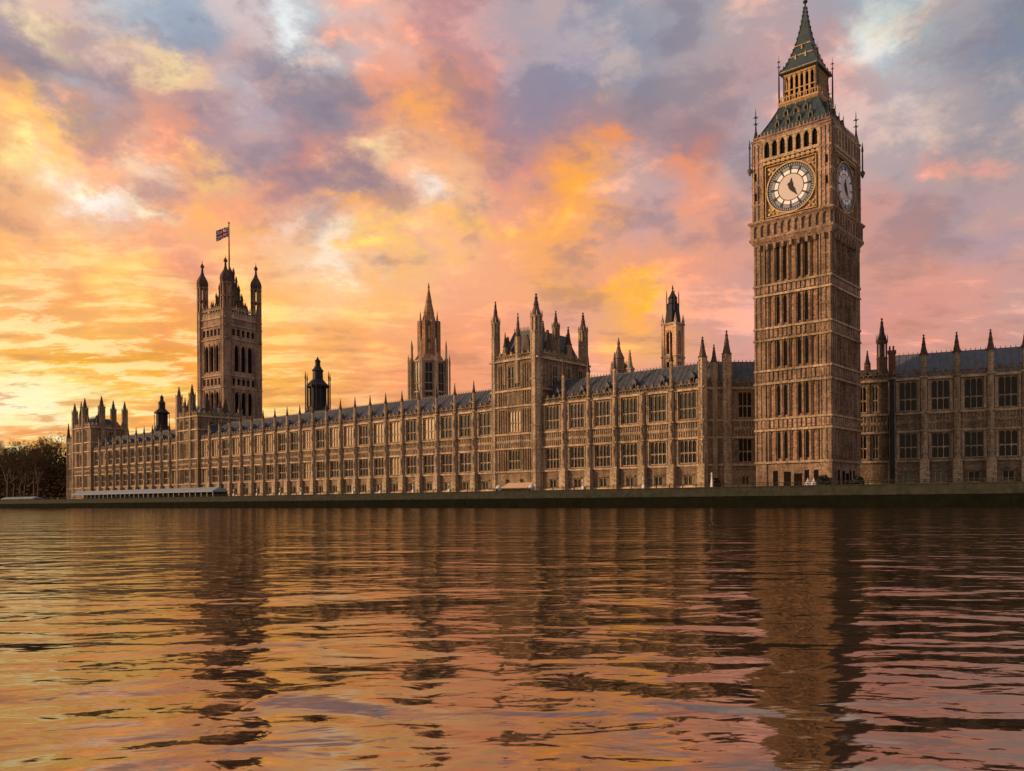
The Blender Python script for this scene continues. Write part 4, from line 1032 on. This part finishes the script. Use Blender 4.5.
    for i, s_ in enumerate(NUM):
        nb = MB()
        wd = [0.16 if c == 'I' else 0.34 for c in s_]; x = -sum(wd)/2; a = 2*math.pi*i/12
        for c, w in zip(s_, wd):
            if c == 'I': stroke(0, a, x+w/2, -0.26, x+w/2, 0.26, 0.045)
            elif c == 'V': stroke(0, a, x+0.03, 0.26, x+w/2, -0.26, 0.045); stroke(0, a, x+w-0.03, 0.26, x+w/2, -0.26, 0.035)
            else: stroke(0, a, x+0.03, 0.26, x+w-0.03, -0.26, 0.045); stroke(0, a, x+w-0.03, 0.26, x+0.03, -0.26, 0.035)
            x += w
        nums.append(nb.mesh('numeral', DIALBLUE))
    hb = MB()                                             # hands: short one up, long one towards the lower right
    def hand(ang, L, w, y0, y1, tail):
        pts = [(-w*0.5, -tail), (w*0.5, -tail), (w, L*0.30), (w*0.45, L*0.6), (0.0, L), (-w*0.45, L*0.6), (-w, L*0.30)]
        ca, sa = math.cos(ang), math.sin(ang); hb.extr([(x*ca+z*sa, -x*sa+z*ca) for x, z in pts], y0, y1)
    hand(R(4), 1.75, 0.46, 0.03, 0.08, 0.5); hand(R(146), 2.2, 0.42, -0.03, 0.02, 0.9)
    hb.extr([(0.42*math.cos(q), 0.42*math.sin(q)) for q in [i*math.pi/6 for i in range(12)]], -0.06, -0.035)
    hm = hb.mesh('clock_hands', BLACKM)
    for k in range(4):
        c, s_ = [(1,0),(0,1),(-1,0),(0,-1)][k]; y = -K+0.03
        d = part('clock_dial', dm, t, (-y*s_, y*c, zc), k*math.pi/2)
        part('clock_hands', hm, d)
        for nm in nums: part('numeral', nm, d)
    # eaves and lower roof
    b = MB(); b.box(-K-0.15, K+0.15, -K-0.15, K+0.15, 71.722, 72.1); ring(b, 72.102, K-0.55, K-0.1, 0.35); b.box(-K+0.1, K-0.1, -K+0.1, K-0.1, 72.454, 72.7)
    for k in range(4):
        b.k = k
        for i in range(22): x = -K+0.3+(2*K-0.6)*i/21; b.lathe(x, -K+0.35, [(0.16, 72.7), (0.16, 73.0), (0.02, 73.6)], 4)
    b.k = 0; part('eaves', b, t, mats=STT)
    b = MB(); prof = [(K-0.3, 72.7), (6.3, 74.0), (5.1, 76.2), (4.15, 78.2), (3.85, 79.0)]
    for (h0, z0), (h1, z1) in zip(prof, prof[1:]): ring(b, z0, h0, h1, z1-z0-0.001)
    for k in range(4):
        b.k = k
        for i in range(13):
            q = -1+2*i/12
            for (h0, z0), (h1, z1) in zip(prof[1:], prof[2:]):
                b.tube((q*h0*0.98, -h0, z0), (q*h1*0.98, -h1, z1), 0.07, 0.07)
        b.tube((-prof[0][0], -prof[0][0], 72.7), (-prof[1][0], -prof[1][0], 73.9), 0.14, 0.14)
        for (h0, z0), (h1, z1) in zip(prof[1:], prof[2:]): b.tube((-h0, -h0, z0), (-h1, -h1, z1), 0.14, 0.14)
    b.k = 0; part('lower_roof', b, t, mats=IRON)
    q = MB(); q.box(-0.34, 0.34, 0, 1.3, 0, 1.0); q.extr([(-0.46, 1.0), (0.46, 1.0), (0, 1.9)], -0.06, 1.3); q.m = 1; q.box(-0.22, 0.22, -0.03, 0, 0.15, 0.9)
    q.m = 2; q.lathe(0, -0.03, [(0.10, 1.7), (0.09, 2.2), (0.02, 2.7)], 4); q.box(-0.40, -0.34, -0.05, 0.02, 0, 1.0); q.box(0.34, 0.40, -0.05, 0.02, 0, 1.0)
    dmm = q.mesh('dormer', [IRON, DARK, GOLD])
    for k in range(4):
        c, s_ = [(1,0),(0,1),(-1,0),(0,-1)][k]
        for x, y, z in ((-3.3,-6.1,74.2),(-1.1,-6.1,74.2),(1.1,-6.1,74.2),(3.3,-6.1,74.2),(-2.0,-5.0,76.4),(0,-5.0,76.4),(2.0,-5.0,76.4)):
            part('dormer', dmm, t, (x*c-y*s_, x*s_+y*c, z), k*math.pi/2)
    # lantern
    b = MB(); ring(b, 79.0, 3.8, 4.05, 0.5); b.box(-4.05, 4.05, -4.05, 4.05, 79.502, 79.8)
    for k in range(4):
        b.k = k; b.box(-3.95, 3.95, -3.97, -3.88, 80.6, 80.75)
        for i in range(15): x = -3.95+7.9*i/14; b.box(x-0.07, x+0.07, -3.99, -3.86, 79.8, 80.9)
        for i in range(7): x = -3.05+6.1*i/6; b.box(x-0.20, x+0.20, -3.25, -2.85, 79.8, 85.0)
        for i in range(6): x = -3.05+6.1*(i+0.5)/6; b.spandrel(x-0.31, x+0.31, 83.7, 84.9, -3.2, -2.92, 4)
        b.box(-3.25, 3.25, -3.3, -2.85, 85.0, 85.5); b.box(-3.25, 3.25, -3.28, -2.87, 82.0, 82.2)
    b.k = 0; part('lantern', b, t, mats=OLDGOLD)
    b = MB(); b.box(-2.6, 2.6, -2.6, 2.6, 79.8, 85.4); part('lantern_opening', b, t, mats=DARK)
    # spire
    b = MB(); prof = [(3.85, 85.5), (3.75, 85.9), (2.90, 87.2), (2.20, 89.0), (1.58, 90.9), (1.02, 93.3), (0.60, 95.7), (0.33, 97.7), (0.17, 99.2)]
    for (h0, z0), (h1, z1) in zip(prof, prof[1:]): ring(b, z0, h0, h1, z1-z0-0.001)
    for k in range(4):
        b.k = k
        for (h0, z0), (h1, z1) in zip(prof[1:], prof[2:]):
            b.tube((-h0, -h0, z0), (-h1, -h1, z1), 0.11, 0.09)
            for j in range(2): f_ = (j+0.5)/2; b.lathe(-(h0+(h1-h0)*f_)-0.05, -(h0+(h1-h0)*f_)-0.05, [(0.14, z0+(z1-z0)*f_-0.1), (0.14, z0+(z1-z0)*f_+0.15), (0.02, z0+(z1-z0)*f_+0.4)], 4)
    b.k = 0; part('spire', b, t, mats=IRON)
    for h0, z0 in ((3.8, 85.7), (2.27, 88.8), (1.62, 91.0)):
        b = MB()
        for k in range(4): b.k = k; b.box(-h0-0.06, h0+0.06, -h0-0.08, -h0+0.02, z0, z0+0.20)
        b.k = 0; part('spire_band', b, t, mats=STL)
    for k in range(4):
        for x, h0, z0 in ((-1.0, 2.5, 88.1), (1.0, 2.5, 88.1), (0, 1.85, 90.1)): b = MB(); b.k = k; b.lathe(x, -h0, [(0.2, z0), (0.16, z0+0.7), (0.02, z0+1.2)], 4); part('lucarne', b, t, mats=STL)
    b = MB(); b.lathe(0, 0, [(0.18, 99.1), (0.14, 99.8), (0.42, 100.0), (0.46, 100.3), (0.16, 100.5), (0.09, 100.8), (0.03, 102.0)], 8); b.box(-0.6, 0.6, -0.07, 0.07, 101.2, 101.4); b.box(-0.07, 0.07, -0.6, 0.6, 101.16, 101.36)
    part('finial', b, t, mats=BLACKM)
    q = MB(); q.box(-0.30, 0.30, -0.30, 0.30, 69.5, 72.8); q.lathe(0, 0, [(0.42, 72.8), (0.45, 73.0), (0.18, 74.2), (0.10, 76.0), (0.08, 77.8), (0.02, 78.8)], 8)
    for z in (75.6, 76.9): q.box(-0.50, 0.50, -0.05, 0.05, z, z+0.14); q.box(-0.05, 0.05, -0.50, 0.50, z-0.01, z+0.13)
    cp = q.mesh('corner_pinnacle', BLACKM)
    q = MB(); q.lathe(0, 0, [(0.18, 79.6), (0.14, 84.6), (0.08, 87.0), (0.02, 89.4)], 6)
    for z in (87.0, 88.0): q.box(-0.34, 0.34, -0.04, 0.04, z, z+0.12); q.box(-0.04, 0.04, -0.34, 0.34, z-0.01, z+0.11)
    lp = q.mesh('lantern_pinnacle', BLACKM)
    q = MB(); q.lathe(0, 0, [(0.10, 65.4), (0.45, 66.2), (0.5, 66.6), (0.16, 66.9), (0.14, 70.6), (0.24, 70.8), (0.03, 72.6)], 6); ib = q.mesh('iron_bracket', SOOTSHADE)
    for x in (-1, 1):
        for y in (-1, 1):
            part('corner_pinnacle', cp, t, (x*(K-0.55), y*(K-0.55), 0)); part('lantern_pinnacle', lp, t, (x*3.85, y*3.85, 0)); part('iron_bracket', ib, t, (x*(K+0.35), y*(K+0.35), 0))
clock_tower()

# ------------------------------------------------------------------ terrace furniture
def marquee(label, s0, s1, w, z_e, z_r, nb, depth=6.0):
    t = thing('marquee', label, 'marquee', PW(s0, w, DECK), ANG); L = s1-s0
    b = MB(); ze, zr = z_e-DECK, z_r-DECK
    b.add([(0,0,ze),(L,0,ze),(L,depth,ze),(0,depth,ze),(0.5,depth/2,zr),(L-0.5,depth/2,zr),(0,0,ze-0.35),(L,0,ze-0.35),(L,depth,ze-0.35),(0,depth,ze-0.35)],
          [(0,1,5,4),(2,3,4,5),(1,2,5),(3,0,4),(6,7,1,0),(7,8,2,1),(8,9,3,2),(9,6,0,3),(6,9,8,7)])
    for i in range(nb+1):
        x = L*i/nb; b.box(x-0.08, x+0.08, -0.06, -0.002, ze-0.35, ze)
    part('canopy', b, t, mats=CANVAS)
    b = MB(); b.box(-0.08, 0.08, 0.2, 0.34, 0, ze-0.35); pm = b.mesh('post', WHITE)
    for i in range(nb+1): part('post', pm, t, (0.3+(L-0.6)*i/nb, 0, 0))
    b = MB()
    for i in range(nb):
        x = L*(i+0.5)/nb; w_ = L/nb*0.22
        b.box(x-w_, x+w_, depth-0.4, depth-0.3, 0.9, ze-0.5)
    b.box(0.2, L-0.2, depth-0.3, depth-0.1, 0, ze-0.36)
    part('back_screen', b, t, mats=BANK)
marquee('long blue-grey marquee on the terrace below the far left wing', -306, -184, -14.5, 6.2, 7.6, 30)
marquee('small low pale canopy on the embankment in front of the trees', -388, -345, -16.5, 4.9, 5.7, 8, 4.0)
_lm = None
def lamp(label, s, h=3.0):
    t = thing('lamp_post', label, 'lamp', PW(s, -19.6, WALLTOP), ANG, 'white lamp posts along the river wall')
    b = MB(); b.box(-0.30, 0.30, -0.25, 0.30, 0, 0.7); b.lathe(0, 0, [(0.22, 0.7), (0.10, 0.9), (0.07, h)], 8); part('post', b, t, mats=WHITE)
    b = MB(); b.lathe(0, 0, [(0.10, h), (0.24, h+0.12), (0.28, h+0.35), (0.18, h+0.6), (0.04, h+0.75)], 8); part('globe', b, t, mats=WHITE)
for lab, s in (('white lamp post on the river wall just right of the marquee end', -161.5), ('white lamp post on the wall below the flag tower right side', -147.6), ('white lamp post on the wall left of the black iron lantern', -134.8), ('white lamp post on the wall below the black iron lantern', -123.7),
               ('white lamp post on the wall midway along the longest wing', -98.8), ('white lamp post on the wall left of the stone lantern tower', -87.1), ('white lamp post on the wall below the octagonal stone lantern', -73.8), ('white lamp post on the wall just left of the broad pavilion', -60.4),
               ('white lamp post on the wall below the middle of the near wing', -18.7), ('white lamp post on the wall below the slim louvred tower', -3.2)):
    lamp(lab, s, 1.5)
t = thing('obelisk_lamp', 'tall white tapering lamp standard on the wall below the recessed bay', 'lamp', PW(12.4, -19.6, WALLTOP), ANG)
b = MB(); b.frus(0, 0, 0.24, 0.24, 0, 0.09, 0.09, 2.2); part('post', b, t, mats=WHITE)
b = MB(); b.lathe(0, 0, [(0.09, 2.2), (0.2, 2.35), (0.2, 2.6), (0.03, 2.9)], 8); part('lamp_head', b, t, mats=WHITE)
# beige canopy with rounded white ends
t = thing('terrace_canopy', 'low beige canopy on the terrace in front of the broad pavilion', 'canopy', PW(-43.4, -19.0, DECK), ANG)
b = MB(); b.add([(0,0,1.5),(8.2,0,1.5),(8.2,2.6,2.7),(0,2.6,2.7),(0,0,1.3),(8.2,0,1.3),(8.2,2.6,2.5),(0,2.6,2.5)], [(0,1,2,3),(4,7,6,5),(0,4,5,1),(1,5,6,2),(2,6,7,3),(3,7,4,0)]); part('awning', b, t, mats=CANVASB)
b = MB(); b.box(0.1,8.1,0.2,2.4,0,1.28); part('counter', b, t, mats=BANK)
for x, lab in ((-1.0, 'rounded white hut at the left end of the beige canopy'), (9.2, 'rounded white hut at the right end of the beige canopy')):
    p = PW(-43.4, -18.6); px = p[0]+EX.x*x; py = p[1]+EX.y*x
    h = thing('terrace_hut', lab, 'hut', (px, py, DECK), ANG)
    b = MB(); b.lathe(0, 0, [(0.85, 0), (0.9, 1.1), (0.75, 1.7), (0.45, 2.1), (0.05, 2.3)], 10); part('shell', b, h, mats=WHITE)
    b = MB(); b.box(-0.32, 0.32, -0.93, -0.80, 0, 1.2); part('doorway', b, h, mats=DARK)
t = thing('peaked_tent', 'small white twin-peaked tent on the wall in front of the clock tower', 'tent', PW(31.6, -18.6, DECK), ANG)
b = MB()
for x in (-0.55, 0.55): b.lathe(x, 0, [(0.55, 0.5), (0.58, 1.1), (0.2, 1.6), (0.03, 2.1)], 6)
part('tent_roof', b, t, mats=WHITE)
b = MB()
for x in (-0.9, 0, 0.9): b.box(x-0.06, x+0.06, -0.06, 0.06, 0, 0.8)
part('tent_leg', b, t, mats=WHITE)

# ------------------------------------------------------------------ plants
def shrub(label, s, w, h, seed):
    rn = random.Random(seed); t = thing('shrub', label, 'shrub', PW(s, w, DECK))
    b = MB()
    for i in range(900):
        a = rn.uniform(0, 6.283); z = h*rn.random()**0.8; rr = h*0.5*math.sqrt(max(0.05, 1-(z/h-0.4)**2*2.2))*rn.random()**0.4
        c = Vector((rr*math.cos(a), rr*math.sin(a), z+0.1)); u = Vector((rn.gauss(0,1), rn.gauss(0,1), rn.gauss(0,1))).normalized()*0.22; v = u.orthogonal().normalized()*0.16
        b.add([tuple(c-u), tuple(c+v), tuple(c+u), tuple(c-v)], [(0,1,2,3)])
    part('foliage', b, t, mats=SHRUB)
    b = MB(); b.tube((0,0,-0.1), (0,0,h*0.6), 0.10, 0.05); part('stem', b, t, mats=BARK)
for lab, s, w, h, sd_ in (('round dark shrub at the foot of the recessed bay', 4.0, -2.5, 2.8, 1), ('dark shrub at the clock tower front corner', 32.0, -13.6, 2.5, 3), ('low dark shrub right of the clock tower base', 37.0, -10.0, 2.2, 4)):
    shrub(lab, s, w, h, sd_)
def tree(label, s, w, h, seed, spread=0.36, dense=1.0):
    rn = random.Random(seed); t = thing('plane_tree', label, 'tree', PW(s, w, DECK), 0, 'winter trees beside the palace')
    tb = MB(); cb = MB()
    def branch(p, d, L, r, lev):
        q = p+d*L
        (tb if lev < 3 else cb).tube(p, q, r, r*0.66, 6 if lev < 2 else 3)
        if lev >= 6:
            for _ in range(int(4*dense)):
                e = q+Vector((rn.gauss(0,1), rn.gauss(0,1), rn.gauss(0.35,0.8))).normalized()*rn.uniform(0.6, 1.7)
                a = (e-q).orthogonal().normalized()*0.055
                cb.add([tuple(q-a), tuple(q+a), tuple(e)], [(0,1,2)])
                for _k in range(2):
                    m = q.lerp(e, rn.uniform(0.3, 0.9)); u = Vector((rn.gauss(0,1), rn.gauss(0,1), rn.gauss(0,1))).normalized()*0.26; v = u.orthogonal().normalized()*0.12
                    cb.add([tuple(m-u), tuple(m+v), tuple(m+u)], [(0,1,2)])
            return
        n = 3 if lev < 3 else rn.choice((2, 2, 3))
        for i in range(n):
            nd = (d+Vector((rn.gauss(0,1), rn.gauss(0,1), rn.gauss(0.15,0.6)))*(spread+0.07*lev)).normalized()
            if nd.z < -0.25: nd.z = -0.25
            branch(q, nd, L*rn.uniform(0.62, 0.86), r*0.62, lev+1)
    base = Vector((0,0,-0.2)); branch(base, Vector((rn.gauss(0,0.05), rn.gauss(0,0.05), 1)).normalized(), h*0.235, h*0.020, 0)
    o = part('trunk', tb, t, mats=BARK); part('crown', cb, t, mats=TWIG)
for i, (lab, s, w, h, sp) in enumerate((
    ('tallest bare tree at the left edge of the picture', -404, -12, 39, 0.34), ('bare tree second from the left edge with a rounded top', -396, -8, 36, 0.36), ('bare tree at the left with its crown broken by bright sky', -389, -13, 37, 0.33),
    ('broad bare tree in the middle of the dark clump', -381, -8, 35, 0.38), ('bare tree with a low dense crown right of the clump centre', -373, -12, 32, 0.38), ('bare tree just left of the far end block', -364, -9, 34, 0.35),
    ('small bare tree right beside the palace end wall', -356.5, -10, 31, 0.34), ('bare tree rising behind the dark clump', -384, 8, 42, 0.36), ('bare tree behind the clump beside the brick house', -396, 9, 41, 0.36), ('slender bare tree behind the one at the picture edge', -412, 4, 43, 0.34))):
    tree(lab, s, w, h, 20+i, sp)
# undergrowth and the wood beyond, a mass nobody could count
rn = random.Random(5); b = MB()
for i in range(26000):
    s = rn.uniform(-620, -351); w = rn.uniform(2, 26); z = 26*rn.random()**0.85*(0.80+0.20*math.sin(s*0.21+w))
    c = Vector(PW(s, w, DECK+z)); u = Vector((rn.gauss(0,1), rn.gauss(0,1), rn.gauss(0,1))).normalized()*rn.uniform(0.7, 1.5); v = u.orthogonal().normalized()*0.55
    b.add([tuple(c-u), tuple(c+v), tuple(c+u), tuple(c-v)], [(0,1,2,3)])
tag(part('woodland', b, None, mats=TWIG), 'dark undergrowth and twiggy wood filling the park at the left', 'woodland', kind='stuff')
# house roof behind the trees
t = thing('brick_house', 'dark house with a chimney showing above the trees at left', 'house', PW(-380, 30, DECK), ANG)
b = MB(); b.box(-9, 14, 0, 12, 0, 33); part('wall', b, t, mats=BRICKR)
b = MB(); b.add([(-9.6,-0.5,33),(14.6,-0.5,33),(14.6,12.5,33),(-9.6,12.5,33),(-7,6,36.4),(12,6,36.4)], [(0,3,2,1),(0,1,5,4),(1,2,5),(2,3,4,5),(3,0,4)]); rf = part('roof', b, t, mats=SLATE)
b = MB(); b.box(-6.2,-4.4,3,4.6,33,40.5); b.box(-6.4,-4.2,2.8,4.8,40.0,40.8); part('chimney', b, rf, mats=BRICKR)
